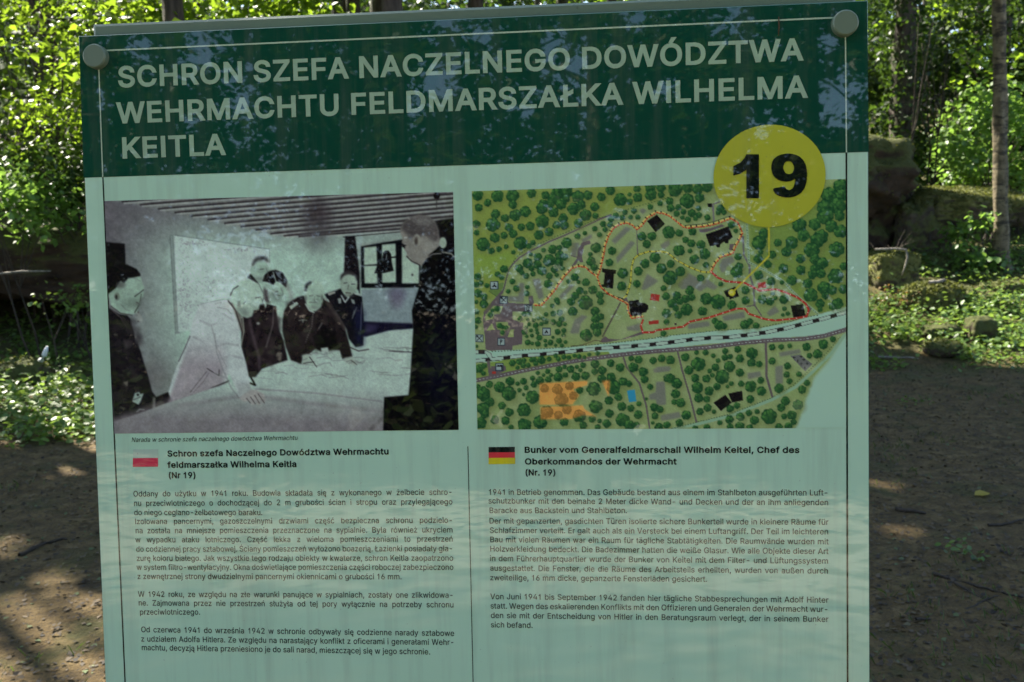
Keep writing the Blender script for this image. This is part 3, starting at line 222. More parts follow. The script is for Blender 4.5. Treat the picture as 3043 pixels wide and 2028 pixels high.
# back frame behind the panel
a, b = Vector(BP(236, 56)), Vector(BP(2572, -50))
V, Fs = box(a.x + .004, min(a.y, b.y) - .045, -0.075, b.x - .004, max(a.y, b.y), -0.022, .004)
for k in range(len(V)):
    x, y, z = V[k]; V[k] = (x, y if y < min(a.y, b.y) - .03 else y - (max(a.y, b.y) - (a.y + (b.y - a.y) * (x - a.x) / (b.x - a.x))), z)
bmesh_obj('top_rail', V, Fs, m_rail, board)
V, Fs = box(a.x + .004, YB - .02, -0.068, b.x - .004, a.y - .047, -0.026, .003); bmesh_obj('back_panel', V, Fs, m_post, board)
# legs down to the ground
for x in (a.x + .09, b.x - .09):
    V, Fs = box(x - .035, YB - .78, -0.14, x + .035, a.y - .10, -0.070, .004); bmesh_obj('leg', V, Fs, m_post, board)
# standoff caps
def disc(cx, cy, r, z0, z1, b=.0015, n=48):
    V = []
    for rr, z in ((r, z0), (r, z1 - b), (r - b, z1)):
        V += [(cx + rr * math.cos(2 * math.pi * i / n), cy + rr * math.sin(2 * math.pi * i / n), z) for i in range(n)]
    Fs = [tuple(range(2 * n, 3 * n))]
    for s in (0, n): Fs += [(s + i, s + (i + 1) % n, s + n + (i + 1) % n, s + n + i) for i in range(n)]
    return V, Fs
kl = Vector(BP(283, 166)); kr = Vector(BP(2515, 67))
for c in (kl, kr, Vector((kl.x + .004, YB + .06)), Vector((kr.x, YB + .06))):
    V, Fs = disc(c.x * .993, c.y * .993, PXU * 35.5, 0.0, 0.010); k = bmesh_obj('round_cap', V, Fs, m_rail, board)
    V, Fs = disc(c.x * .993, c.y * .993, PXU * 20, -0.024, -.0102); bmesh_obj('spacer', V, Fs, m_post, k)

# title band and frame lines
ZP = 0.0003
g0, g1 = BP(246.5, 529), BP(2584, 452)
e = .0009
bmesh_obj('title_band', [(TL.x + e, TL.y - e, ZP), (TR.x - e, TR.y - e, ZP), (g1[0] - e, g1[1], ZP), (g0[0] + e, g0[1], ZP)], [(3, 2, 1, 0)], m_green, panel)
def bline(name, p, q, w, z, mat, parent=None):
    p, q = Vector(p), Vector(q); d = (q - p).normalized(); n = Vector((-d.y, d.x)) * w / 2
    return bmesh_obj(name, [(*(p + n), z), (*(p - n), z), (*(q - n), z), (*(q + n), z)], [(0, 1, 2, 3)], mat, parent or panel)
lt, lb = Vector(BP(292.5, 152)), Vector(BP(372, 2028)); rt, rb = Vector(BP(2511.5, 52)), Vector(BP(2518.8, 2028))
l2 = Vector(BP(306, 527)); r2 = Vector(BP(2515, 454.5))
lw = PXU * 3.6
bline('frame_line', BP(292.5, 152), BP(2511.5, 52), lw * 1.25, ZP * 2, m_line)
bline('frame_line', lt, l2, lw, ZP * 2, m_line); bline('frame_line', rt, r2, lw, ZP * 2, m_line)
bline('frame_line', l2, down(l2, lb, YB + .05), lw * 1.1, ZP, m_black); bline('frame_line', r2, down(r2, rb, YB + .05), lw * 1.3, ZP, m_black)
bline('column_rule', BP(1390.5, 1327), down(Vector(BP(1390.5, 1327)), Vector(BP(1406, 2028)), YB + .12), lw * .6, ZP, m_black)
# badge
c = Vector(BP(2285.5, 524)); rx = (Vector(BP(2452, 520)) - Vector(BP(2119, 527))).length / 2; ry = (Vector(BP(2285, 372)) - Vector(BP(2285, 676))).length / 2
badge = bmesh_obj('number_badge', [(c.x + rx * math.cos(t), c.y + ry * math.sin(t), ZP * 4) for t in np.linspace(0, 2 * math.pi, 96, endpoint=False)], [tuple(range(96))], m_yellow, panel)
def smooth_poly(P, it=2):
    P = [Vector(p) for p in P]
    for _ in range(it):
        Q = []
        for i in range(len(P)):
            a, b = P[i], P[(i + 1) % len(P)]; Q += [a * .78 + b * .22, a * .22 + b * .78]
        P = Q
    return P
def zpt(L, ox, oy, s): return [(ox + x / s, oy + y / s) for x, y in L]
one = [(935, 1030), (1018, 1030), (1018, 1322), (935, 1322), (935, 1132), (895, 1158), (848, 1172), (848, 1108), (895, 1085), (922, 1055)]
nine = [(1110, 1256), (1150, 1250), (1190, 1243), (1198, 1262), (1222, 1270), (1245, 1255), (1258, 1220), (1260, 1190), (1238, 1206), (1200, 1214), (1145, 1203), (1110, 1168), (1098, 1118), (1110, 1065), (1150, 1034), (1215, 1022), (1282, 1037), (1325, 1082), (1340, 1150), (1335, 1220), (1312, 1275), (1265, 1310), (1205, 1320), (1150, 1308), (1120, 1285)]
hole = [(1215, 1074), (1240, 1084), (1254, 1118), (1244, 1153), (1218, 1164), (1191, 1153), (1177, 1118), (1189, 1084)]
V = []; Fs = []
for loops in ([[Vector(p) for p in one]], [smooth_poly(nine, 2), smooth_poly(hole, 2)]):
    L = [[Vector((*BP(1800 + p.x / 2.24, p.y / 2.24), ZP * 6)) for p in lp] for lp in loops]
    tr = tessellate_polygon(L); s = len(V); V += [v for lp in L for v in lp]; Fs += [tuple(s + i for i in t) for t in tr]
bmesh_obj('numerals', V, Fs, m_black, panel)

# flags
def rect_px(name, x0, y0, x1, y1, z, mat): return quad_px(name, [(x0, y0), (x1, y0 - .01 * (x1 - x0)), (x1, y1 - .01 * (x1 - x0)), (x0, y1)], z, mat, panel)
rect_px('flag_stripe', 396, 1336, 470, 1362, ZP, m_fwhite); rect_px('flag_stripe', 395, 1362, 470, 1388, ZP, m_red)
rect_px('flag_stripe', 1452, 1329, 1530, 1345, ZP, m_black); rect_px('flag_stripe', 1452, 1345, 1530, 1361.5, ZP, m_fred); rect_px('flag_stripe', 1452, 1361.5, 1531, 1380, ZP, m_gold)

# ---------------------------------------------------------------- lettering
GL = {}
for g in GLYPHS.split(';;'):
    f = g.split('|'); GL[f[0]] = (float(f[1]), [np.array([[float(t) for t in p.split(',')] for p in c.split(' ')]) for c in f[2:] if c])
def g_area(P): x, y = P[:, 0], P[:, 1]; return .5 * np.sum(np.roll(x, 1) * y - x * np.roll(y, 1))
CAPH = GL['H'][1][0][:, 1].max() - GL['H'][1][0][:, 1].min()
def offset(P, d):
    if d == 0: return P
    t = np.roll(P, -1, 0) - P; L = np.maximum(np.hypot(t[:, 0], t[:, 1]), 1e-6)[:, None]; t = t / L
    n = np.stack([-t[:, 1], t[:, 0]], 1); n0 = np.roll(n, 1, 0)
    k = 1 + (n * n0).sum(1); return P + d * (n + n0) / np.maximum(k, .35)[:, None]
_H = GL['H'][1][0]; X0, Y0 = _H[:, 0].min(), _H[:, 1].min(); ST = 66.0
def rectc(x0, y0, x1, y1): return np.array([(x0, y0), (x0, y1), (x1, y1), (x1, y0)], float)
GL['I'] = (ST + 2 * X0, [rectc(X0, Y0, X0 + ST, Y0 + CAPH)])
GL['l'] = (60 + 2 * X0 * .9, [rectc(X0 * .9, Y0, X0 * .9 + 60, Y0 + CAPH * 1.02)])
GL['1'] = (400.0, [np.array([(196, Y0), (196, Y0 + CAPH * .78), (90, Y0 + CAPH * .68), (90, Y0 + CAPH * .79), (165, Y0 + CAPH * .87), (212, Y0 + CAPH), (258, Y0 + CAPH), (258, Y0)], float)])
_gc = {}
def glyph(ch, w):
    """scan-filled glyph (winding rule), so emboldened outlines may overlap themselves"""
    if (ch, w) in _gc: return _gc[(ch, w)]
    adv, cons = GL[ch]; cs = [offset(P, w) for P in cons if len(P) > 2]
    V = []; Fs = []
    if cs:
        lo = min(P[:, 1].min() for P in cs); hi = max(P[:, 1].max() for P in cs); n = int((hi - lo) / (9 if w > 25 else 14)) + 2
        ys = np.linspace(lo, hi, n)
        for y0, y1 in zip(ys[:-1], ys[1:]):
            y = (y0 + y1) / 2; cr = []
            for P in cs:
                Q = np.roll(P, -1, 0); up_ = (P[:, 1] <= y) & (Q[:, 1] > y); dn = (P[:, 1] > y) & (Q[:, 1] <= y)
                for k in np.nonzero(up_ | dn)[0]:
                    t = (y - P[k, 1]) / (Q[k, 1] - P[k, 1]); sl_ = (Q[k, 0] - P[k, 0]) / (Q[k, 1] - P[k, 1])
                    cr.append((P[k, 0] + t * (Q[k, 0] - P[k, 0]), 1 if up_[k] else -1, np.clip(sl_, -2.5, 2.5)))
            cr.sort(); wn = 0; st = None
            for x, s_, sl_ in cr:
                o_ = wn; wn += s_
                if o_ <= 0 and wn > 0: st = (x, sl_)
                elif o_ > 0 and wn <= 0 and st is not None:
                    h = (y1 - y0) / 2; k = len(V)
                    V += [(st[0] - st[1] * h, y0, 0), (x - sl_ * h, y0, 0), (x + sl_ * h, y1, 0), (st[0] + st[1] * h, y1, 0)]; Fs.append((k, k + 1, k + 2, k + 3)); st = None
    r = (adv + 1.1 * w, np.array(V) if V else np.zeros((0, 3)), np.array(Fs) if Fs else np.zeros((0, 4), int)); _gc[(ch, w)] = r; return r
def wwidth(word, w): return sum(glyph(c, w)[0] for c in word)
def text_line(name, txt, L, Rr, cap, w, mat, z, hs=None, shear=0.0):
    p, q = Vector(BP(*L)), Vector(BP(*Rr)); d = (q - p); W = d.length; d.normalize(); n = Vector((-d.y, d.x))
    s = (Vector(BP(L[0], L[1] - cap)) - p).length / (CAPH + 2 * w)
    words = txt.split(' '); ww = [wwidth(t, w) - .06 * 600 for t in words]; sp = GL[' '][0] * 1.25
    tot = sum(ww) + sp * (len(words) - 1)
    h = hs if hs else W / (tot * s)
    if hs: h = min(h, (W / s - sp * .8 * (len(words) - 1)) / sum(ww))
    gap = (W / s - sum(ww) * h) / max(1, len(words) - 1)
    x = 0; VV = []; FF = []; k = 0
    for t, wd in zip(words, ww):
        xx = x
        for c in t:
            adv, V, Fc = glyph(c, w)
            if len(V):
                lx = xx + (V[:, 0] - 25) * h; ly = V[:, 1] - Y0 + w; lx = lx + shear * ly
                P = np.stack([p.x + s * (lx * d.x + ly * n.x), p.y + s * (lx * d.y + ly * n.y), z + V[:, 2]], 1)
                VV.append(P); FF.append(Fc + k); k += len(P)
            xx += adv * h
        x += wd * h + gap
    me = mesh_np(name, np.concatenate(VV), np.concatenate(FF))
    # faces towards the reader
    o = link(name, me, panel, mat); return h
WB, WR = 24, 5
for t, L, Rr in (("SCHRON SZEFA NACZELNEGO DOWÓDZTWA", (354, 261.5), (2388, 181)), ("WEHRMACHTU FELDMARSZAŁKA WILHELMA", (352, 368.5), (2401, 291.5)), ("KEITLA", (364, 472.5), (673, 461.5))):
    text_line('title_line', t, L, Rr, 63.5, 22, m_letter, ZP * 2.2)
def Z(x, y): return (280 + x / 2.0964, 1280 + y / 2.0964)
def Y_(x, y): return (1380 + x / 1.9287, 1280 + y / 1.9287)
text_line('caption', "Narada w schronie szefa naczelnego dowództwa Wehrmachtu", (391, 1314), (884.5, 1308), 13.2, 1, m_black, ZP, shear=.2)
for t, L, Rr in (("Schron szefa Naczelnego Dowództwa Wehrmachtu", Z(458, 163), Z(1838, 149)), ("feldmarszałka Wilhelma Keitla", Z(460, 233), Z(1264, 228)), ("(Nr 19)", Z(463, 298), Z(637, 297)),
                 ("Bunker vom Generalfeldmarschall Wilhelm Keitel, Chef des", Y_(345, 128), Y_(1922, 129)), ("Oberkommandos der Wehrmacht", Y_(348, 195), Y_(1217, 195)), ("(Nr. 19)", Y_(348, 258), Y_(527, 258))):
    text_line('heading_line', t, L, Rr, 18.6, WB, m_black, ZP)
LEFT = """do niego ceglano-żelbetowego baraku.|250,527,1050,527
z zewnętrznej strony dwudzielnymi pancernymi okiennicami o grubości 16 mm.|270,925,1917,927
przeciwlotniczego.|285,1147,662,1147
machtu, decyzją Hitlera przeniesiono je do sali narad, mieszczącej się w jego schronie.|296,1368,2095,1395
Oddany do użytku w 1941 roku. Budowla składała się z wykonanego w żelbecie schro-|245,411,2233,400
nu przeciwlotniczego o dochodzącej do 2 m grubości ścian i stropu oraz przylegającego|248,470,2233,460
Izolowana pancernymi, gazoszczelnymi drzwiami część bezpieczna schronu podzielo-|255,583,2235,575
na została na mniejsze pomieszczenia przeznaczone na sypialnie. Była również ukryciem|258,640,2235,635
w wypadku ataku lotniczego. Część lekka z wieloma pomieszczeniami to przestrzeń|258,697,2236,692
do codziennej pracy sztabowej. Ściany pomieszczeń wyłożono boazerią. Łazienki posiadały gla-|262,755,2237,752
zurę koloru białego. Jak wszystkie tego rodzaju obiekty w kwaterze, schron Keitla zaopatrzono|265,812,2238,811
w system filtro-wentylacyjny. Okna doświetlające pomieszczenia części roboczej zabezpieczono|266,868,2239,868
W 1942 roku, ze względu na złe warunki panujące w sypialniach, zostały one zlikwidowa-|275,1036,2240,1042
ne. Zajmowana przez nie przestrzeń służyła od tej pory wyłącznie na potrzeby schronu|277,1090,2241,1102
Od czerwca 1941 do września 1942 w schronie odbywały się codzienne narady sztabowe|293,1256,2244,1280
z udziałem Adolfa Hitlera. Ze względu na narastający konflikt z oficerami i generałami Wehr-|293,1314,2245,1336"""
RIGHT = """Baracke aus Backstein und Stahlbeton.|143,473,935,473
zweiteilige, 16 mm dicke, gepanzerte Fensterläden gesichert.|148,858,1393,867
sich befand.|152,1128,393,1131
1941 in Betrieb genommen. Das Gebäude bestand aus einem im Stahlbeton ausgeführten Luft-|138,368,2087,372
schutzbunker mit den beinahe 2 Meter dicke Wand- und Decken und der an ihm anliegenden|138,418,2087,428
Der mit gepanzerten, gasdichten Türen isolierte sichere Bunkerteil wurde in kleinere Räume für|143,533,2087,540
Schlafzimmer verteilt. Er galt auch als ein Versteck bei einem Luftangriff. Der Teil im leichteren|146,587,2087,595
Bau mit vielen Räumen war ein Raum für tägliche Stabtätigkeiten. Die Raumwände wurden mit|147,640,2087,652
Holzverkleidung bedeckt. Die Badezimmer hatten die weiße Glasur. Wie alle Objekte dieser Art|147,693,2087,708
in dem Führerhauptquartier wurde der Bunker von Keitel mit dem Filter- und Lüftungssystem|147,748,2086,763
ausgestattet. Die Fenster, die die Räume des Arbeitsteils erhellten, wurden von außen durch|148,803,2086,820
Von Juni 1941 bis September 1942 fanden hier tägliche Stabbesprechungen mit Adolf Hinter|150,966,2087,987
statt. Wegen des eskalierenden Konflikts mit den Offizieren und Generalen der Wehrmacht wur-|150,1020,2087,1040
den sie mit der Entscheidung von Hitler in den Beratungsraum verlegt, der in seinem Bunker|152,1074,2087,1097"""
for block, fn in ((LEFT, Z), (RIGHT, Y_)):
    hs = []
    for row in block.split('\n'):
        t, c = row.split('|'); c = [float(v) for v in c.split(',')]
        just = c[2] > 2200 if fn is Z else c[2] > 2080
        h = text_line('text_line', t, fn(c[0], c[1]), fn(c[2], c[3]), 16.6, WR, m_black, ZP, hs=(sum(hs) / len(hs) if just else None))
        if not just: hs.append(h)
# ---------------------------------------------------------------- flat prints as finely coloured sheets
class Canvas:
    """a print, drawn polygon by polygon in the photograph's pixel units, 1 cell = 1 unit"""
    def __init__(s, x0, y0, x1, y1, col):
        s.x0, s.y0 = x0, y0; s.w, s.h = int(x1 - x0), int(y1 - y0)
        s.c = np.zeros((s.h, s.w, 3)); s.c[:] = col; s.ox, s.oy, s.s = 0, 0, 1
    def org(s, ox, oy, sc): s.ox, s.oy, s.s = ox, oy, sc
    def T(s, P): P = np.array(P, float).reshape(-1, 2); return np.stack([s.ox + P[:, 0] / s.s - s.x0, s.oy + P[:, 1] / s.s - s.y0], 1)
    def win(s, P, pad):
        a = np.maximum(np.floor(P.min(0) - pad), 0).astype(int); b = np.minimum(np.ceil(P.max(0) + pad), [s.w, s.h]).astype(int)
        if (b - a).min() <= 0: return None
        Y, X = np.mgrid[a[1]:b[1], a[0]:b[0]] + .5; return a, b, X, Y
    def put(s, a, b, m, col):
        m = m[..., None]; v = s.c[a[1]:b[1], a[0]:b[0]]; v[:] = v * (1 - m) + np.asarray(col, float) * m
    def poly(s, P, col, soft=0, al=1.0):
        P = s.T(P); w = s.win(P, 2 + soft * 2)
        if w is None: return
        a, b, X, Y = w; m = np.zeros(X.shape)
        for dx, dy in ((-.25, -.25), (.25, -.25), (-.25, .25), (.25, .25)):
            k = np.zeros(X.shape, bool); x = X + dx; y = Y + dy
            for i in range(len(P)):
                (x1, y1), (x2, y2) = P[i - 1], P[i]
                if y1 == y2: continue
                k ^= ((y1 > y) != (y2 > y)) & (x < (x2 - x1) * (y - y1) / (y2 - y1) + x1)
            m += k * .25
        if soft: m = blur(m, soft)
        s.put(a, b, m * al, col)
    def line(s, P, wd, col, al=1.0, dash=None, soft=.5, phase=0):
        P = s.T(P); w = s.win(P, wd + 2)
        if w is None: return
        a, b, X, Y = w; D = np.full(X.shape, 1e9); L = np.zeros(X.shape); acc = 0
        for i in range(len(P) - 1):
            d = P[i + 1] - P[i]; n = np.hypot(*d)
            if n < 1e-6: continue
            t = np.clip(((X - P[i, 0]) * d[0] + (Y - P[i, 1]) * d[1]) / n / n, 0, 1)
            e = np.hypot(X - P[i, 0] - t * d[0], Y - P[i, 1] - t * d[1]); k = e < D; D[k] = e[k]; L[k] = acc + t[k] * n; acc += n
        m = np.clip((wd / 2 - D) / soft + .5, 0, 1)
        if dash: m = m * (((L + phase) % dash[0]) < dash[1])
        s.put(a, b, m * al, col)
    def ell(s, x, y, rx, ry, col, soft=1.0, al=1.0, rot=0):
        P = s.T([(x, y)])[0]; rx /= s.s; ry /= s.s; r = max(rx, ry)
        w = s.win(np.array([P - r, P + r]), 3 + soft)
        if w is None: return
        a, b, X, Y = w; c, n = math.cos(rot), math.sin(rot); X = X - P[0]; Y = Y - P[1]
        d = (np.hypot((X * c + Y * n) / rx, (-X * n + Y * c) / ry) - 1) * min(rx, ry)
        s.put(a, b, np.clip(.5 - d / soft, 0, 1) * al, col)
def blur(m, r):
    r = int(max(1, r))
    for ax in (0, 1):
        for _ in range(2):
            k = np.pad(m, [(r + 1, r) if i == ax else (0, 0) for i in range(m.ndim)], mode='edge').cumsum(ax)
            n = m.shape[ax]; m = (np.take(k, range(2 * r + 1, n + 2 * r + 1), ax) - np.take(k, range(0, n), ax)) / (2 * r + 1)
    return m
def vnoise(h, w, cell, rng):
    g = rng.random((int(h / cell) + 3, int(w / cell) + 3)); y = np.arange(h) / cell; x = np.arange(w) / cell
    yi, xi = y.astype(int), x.astype(int); fy = (y - yi)[:, None]; fx = (x - xi)[None]
    fy = fy * fy * (3 - 2 * fy); fx = fx * fx * (3 - 2 * fx)
    A = g[yi][:, xi]; B = g[yi][:, xi + 1]; C = g[yi + 1][:, xi]; D = g[yi + 1][:, xi + 1]
    return A * (1 - fy) * (1 - fx) + B * (1 - fy) * fx + C * fy * (1 - fx) + D * fy * fx
def sheet(name, cv, quad, nx, ny, z, drop=None):
    u, v = np.meshgrid(np.linspace(0, 1, nx), np.linspace(0, 1, ny)); q = np.array(quad, float)
    P = (q[0] * ((1 - u) * (1 - v))[..., None] + q[1] * (u * (1 - v))[..., None] + q[2] * (u * v)[..., None] + q[3] * ((1 - u) * v)[..., None])
    x = np.clip(P[..., 0] - cv.x0 - .5, 0, cv.w - 1.01); y = np.clip(P[..., 1] - cv.y0 - .5, 0, cv.h - 1.01)
    xi, yi = x.astype(int), y.astype(int); fx, fy = (x - xi)[..., None], (y - yi)[..., None]; c = cv.c
    col = c[yi, xi] * (1 - fx) * (1 - fy) + c[yi, xi + 1] * fx * (1 - fy) + c[yi + 1, xi] * (1 - fx) * fy + c[yi + 1, xi + 1] * fx * fy
    bx, by = BPn(P[..., 0], P[..., 1]); V = np.stack([bx, by, np.full_like(bx, z)], -1).reshape(-1, 3)
    i = np.arange(nx * ny).reshape(ny, nx); Fc = np.stack([i[:-1, :-1], i[1:, :-1], i[1:, 1:], i[:-1, 1:]], -1).reshape(-1, 4)
    me = mesh_np(name, V, Fc, colors=lin(np.clip(col, 0, 255)).reshape(-1, 3) / KP)
    return link(name, me, panel, m_pic)
def pts(s): v = [float(t) for t in s.replace(';', ',').split(',')]; return [(v[i], v[i + 1]) for i in range(0, len(v), 2)]

# -- the old black and white photograph of men round a map table
pc = Canvas(300, 560, 1375, 1300, (126, 140, 126)); pc.org(300, 560, 2.0364)
rg = np.random.default_rng(3)
WALL = (132, 150, 132)
yy, xx = np.mgrid[0:pc.h, 0:pc.w].astype(float); X = xx * 2.0364; Y = yy * 2.0364
g = np.clip((X - 40) / 500, 0, 1)[..., None] * np.clip((Y - 60) / 350, .25, 1)[..., None]
pc.c = np.array((92, 88, 88)) * (1 - g) + np.array((136, 156, 136)) * g
g = (np.exp(-((X - 330) / 170) ** 2 - ((Y - 1150) / 160) ** 2) * .55)[..., None]; pc.c = pc.c * (1 - g) + np.array((88, 78, 78)) * g
pc.poly(pts('10,20;10,70;110,85;220,100;420,145;640,190;880,240;1060,285;1200,297;1500,272;1830,240;2140,200;2200,10'), (106, 108, 100), 2)
bx = [(130, 82), (240, 100), (350, 125), (450, 147), (550, 168), (650, 190), (750, 212), (850, 232), (940, 252), (1030, 275), (1110, 288), (1200, 292)]
for k, (x, y) in enumerate(bx):
    x2, y2 = 2150, -75 + k * 27; t = 1
    pc.line([(x, y), (x2, y2)], 5.0, (46, 38, 40), .9, soft=3); pc.line([(x + 12, y + 9), (x2, y2 + 12)], 4.0, (150, 152, 140), .65, soft=3)
    pc.line([(x + 22, y - 9), (x2, y2 - 8)], 2.2, (76, 68, 68), .7, soft=2)
pc.ell(1310, 170, 75, 95, (60, 50, 52), 45, .75); pc.ell(1310, 290, 80, 100, (80, 78, 76), 45, .5)
pc.poly(pts('1990,210;2060,190;2140,180;2160,420;2040,380'), (22, 18, 20), 2)
pc.ell(2032, 45, 20, 22, (26, 20, 22)); pc.line([(2032, 60), (2030, 130)], 2, (60, 54, 54)); pc.line([(1810, 52), (2090, 28)], 3, (60, 48, 52), .8)
# board on the back wall with a map
pc.poly(pts('418,282;458,282;480,878;455,882'), (110, 120, 110)); pc.poly(pts('442,284;1020,368;1022,470;1010,500;560,860;466,870'), (146, 158, 144), 1)
pc.line(pts('418,282;452,882'), 1.4, (80, 84, 78)); pc.line(pts('446,284;1020,369'), 1.5, (74, 82, 74)); pc.line(pts('436,284;468,878'), 1.2, (92, 98, 90)); pc.line(pts('1020,368;1022,450'), 1.2, (80, 84, 78))
for k in range(420):
    c = [(500, 650, 32, 70), (560, 330, 60, 10), (640, 600, 40, 45), (520, 740, 50, 45), (860, 370, 90, 9), (500, 590, 30, 30), (760, 560, 60, 60), (510, 430, 40, 60)][k % 8]
    a = rg.normal(c[0], c[2]); b = rg.normal(c[1], c[3]); t = rg.random() * 3.1
    if 470 < a < 960 and b > 300: pc.line([(a, b), (a + 9 * math.cos(t), b + 9 * math.sin(t))], .9, (78, 64, 72), .65)
pc.poly(pts('28,325;145,336;150,465;36,470'), (24, 20, 22), 1)
pc.ell(226, 750, 4, 4, (60, 60, 56)); pc.ell(226, 806, 4, 4, (60, 60, 56))
# curtain, window, panelling under it
pc.line(pts('1465,296;1830,262'), 2, (34, 28, 30)); pc.poly(pts('1548,335;1820,300;1930,470;1925,606;1572,606'), (122, 132, 118), 1)
pc.poly(pts('1478,290;1538,290;1552,400;1566,520;1568,660;1560,620;1500,560;1470,540'), (30, 24, 28), 1)
pc.poly(pts('1574,352;1700,330;1830,310;1940,420;1925,602;1576,603'), (16, 16, 20), 1)
for q in ('1592,360;1668,350;1672,460;1592,466', '1592,470;1672,468;1674,576;1596,576', '1700,342;1784,334;1786,570;1702,572', '1820,350;1900,420;1926,470;1924,576;1822,576'): pc.poly(pts(q), (138, 154, 132), 1)
pc.poly(pts('1655,515;1675,460;1700,455;1708,390;1722,378;1742,378;1756,400;1760,450;1772,500;1720,512'), (16, 14, 18)); pc.line(pts('1750,420;1812,412'), 4, (16, 14, 18)); pc.line(pts('1728,400;1730,430'), 2, (130, 140, 130))
pc.line(pts('1592,466;1672,462'), 1.2, (20, 20, 22)); pc.ell(1885, 524, 7, 7, (70, 74, 66))
pc.poly(pts('1575,612;1920,602;1890,820;1600,806'), (112, 124, 120), 1); pc.ell(1790, 640, 55, 40, (84, 78, 92), 20, .7); pc.ell(1790, 690, 40, 40, (96, 90, 100), 20, .6)
pc.poly(pts('1590,806;1890,818;1890,852;1760,862;1600,900;1560,880'), (24, 20, 40), 2); pc.poly(pts('1600,820;1680,824;1670,860;1600,885'), (52, 46, 70), 4)
# man far left
pc.poly(pts('45,560;90,545;150,545;200,515;240,535;262,600;258,655;245,662;238,690;232,720;218,752;190,766;130,764;60,715;45,640'), (124, 142, 122), 1)
pc.poly(pts('30,465;100,452;160,462;215,488;240,520;238,532;200,540;165,545;140,575;120,560;90,605;60,628;42,640'), (22, 18, 20), 1.5)
pc.ell(120, 585, 26, 20, (84, 84, 76), 10, .8); pc.ell(98, 655, 17, 24, (104, 112, 96), 3); pc.ell(94, 658, 7, 13, (44, 40, 38), 3); pc.line(pts('205,655;240,630;258,615'), 2.4, (44, 40, 38)); pc.line(pts('215,690;235,700;205,752'), 2.6, (50, 46, 44)); pc.line(pts('245,640;236,690'), 1.8, (60, 56, 52)); pc.line(pts('60,712;120,756;190,768'), 2, (60, 58, 54))
pc.poly(pts('44,722;110,762;160,770;178,790;190,840;215,920;240,985;265,1070;290,1150;310,1230;334,1262;316,1330;240,1362;80,1412;60,1100'), (30, 25, 28), 1)
pc.poly(pts('135,920;175,918;195,945;150,978'), (66, 58, 60), 3); pc.line(pts('70,740;130,790'), 3, (70, 64, 64)); pc.line(pts('110,770;150,830;165,880'), 2, (60, 52, 56)); pc.line(pts('205,890;215,940'), 2, (110, 112, 108))
for k in range(60): a, b = rg.uniform(70, 240), rg.uniform(800, 1300); pc.ell(a, b, 14, 26, (48, 41, 44), 12, .35, rg.random() * 3)
pc.poly(pts('205,1240;232,1232;240,1245;260,1240;240,1290;228,1310;190,1290'), (126, 138, 124)); pc.ell(224, 1250, 7, 7, (30, 25, 28), 2); pc.line(pts('196,1282;240,1262'), 1.3, (30, 25, 28)); pc.line(pts('218,1352;236,1338;262,1340'), 4, (120, 128, 118))
pc.poly(pts('316,1262;334,1270;330,1310;312,1330'), (100, 96, 92), 2); pc.poly(pts('330,1265;410,1232;440,1283;330,1326'), (24, 18, 22), 1)
# table
pc.poly(pts('78,1490;80,1412;180,1380;330,1328;470,1275;640,1218;780,1172;930,1142;960,1100;1100,1048;1240,1010;1350,975;1500,950;1600,902;1740,862;1895,850;1895,1252;1715,1264;1715,1490'), (142, 156, 140), 1)
a = Canvas(300, 560, 1375, 1300, (98, 88, 88)); m = np.clip((Y - (1160 + 0.02 * X)) / 230, 0, 1) * ((Y > 1480 - X * .39 - 60) * 1.0) * ((X < 1740) * 1.0); m = blur(m, 6)[..., None] * .8
pc.c = pc.c * (1 - m) + np.array((104, 94, 94)) * m
for k in range(46):
    x = rg.uniform(950, 1850); y = rg.uniform(1000, 1180) - (x - 950) * .05; l = rg.uniform(20, 120); pc.line([(x, y), (x + l, y + rg.uniform(-12, 14)), (x + l * 1.4, y + rg.uniform(-6, 22))], rg.uniform(.8, 2.2), (86, 84, 80), .6)
pc.line(pts('940,1215;1300,1240;1700,1290'), 3, (110, 104, 102), .8, soft=3); pc.line(pts('480,1315;900,1250;1250,1300;1700,1350'), 12, (112, 108, 104), .6, soft=8); pc.line(pts('1745,985;1885,992'), 2.4, (50, 44, 44))
pc.line(pts('1500,960;1560,985;1620,975'), 3, (60, 54, 54)); pc.poly(pts('1700,1400;1720,1330;1740,1330;1640,1462;1620,1462'), (48, 40, 42), 4, .8)
# men behind, third and fourth
pc.ell(962, 505, 58, 70, (130, 148, 128), 2); pc.poly(pts('912,470;925,430;960,407;1000,412;1020,452;985,435;945,440;925,470'), (58, 54, 50), 3); pc.poly(pts('886,540;905,518;930,545;955,575;925,560'), (30, 26, 26), 1)
pc.poly(pts('850,790;900,740;960,702;1000,700;1060,715;1068,790;1080,860;1105,920;1130,1040;1060,1062;975,1092;935,1142;890,1142;850,960'), (34, 25, 28), 1)
for k in range(90): a, b = rg.uniform(880, 1080), rg.uniform(760, 1080); pc.ell(a, b, 10, 24, (62, 50, 50), 9, .35, rg.random() * 3)
pc.line(pts('1045,720;1040,830;1000,960'), 4, (92, 84, 80), .8, soft=3); pc.line(pts('900,800;915,880;955,1010;960,1090'), 9, (86, 72, 74), .6, soft=6); pc.ell(952, 818, 10, 8, (128, 128, 116), 3); pc.poly(pts('985,690;1005,705;995,730'), (140, 154, 134))
pc.poly(pts('985,580;1040,560;1118,596;1105,640;1090,684;1050,690;1020,700;990,680'), (128, 146, 126), 1); pc.poly(pts('985,600;1010,620;1020,700;988,680'), (70, 60, 58), 3)
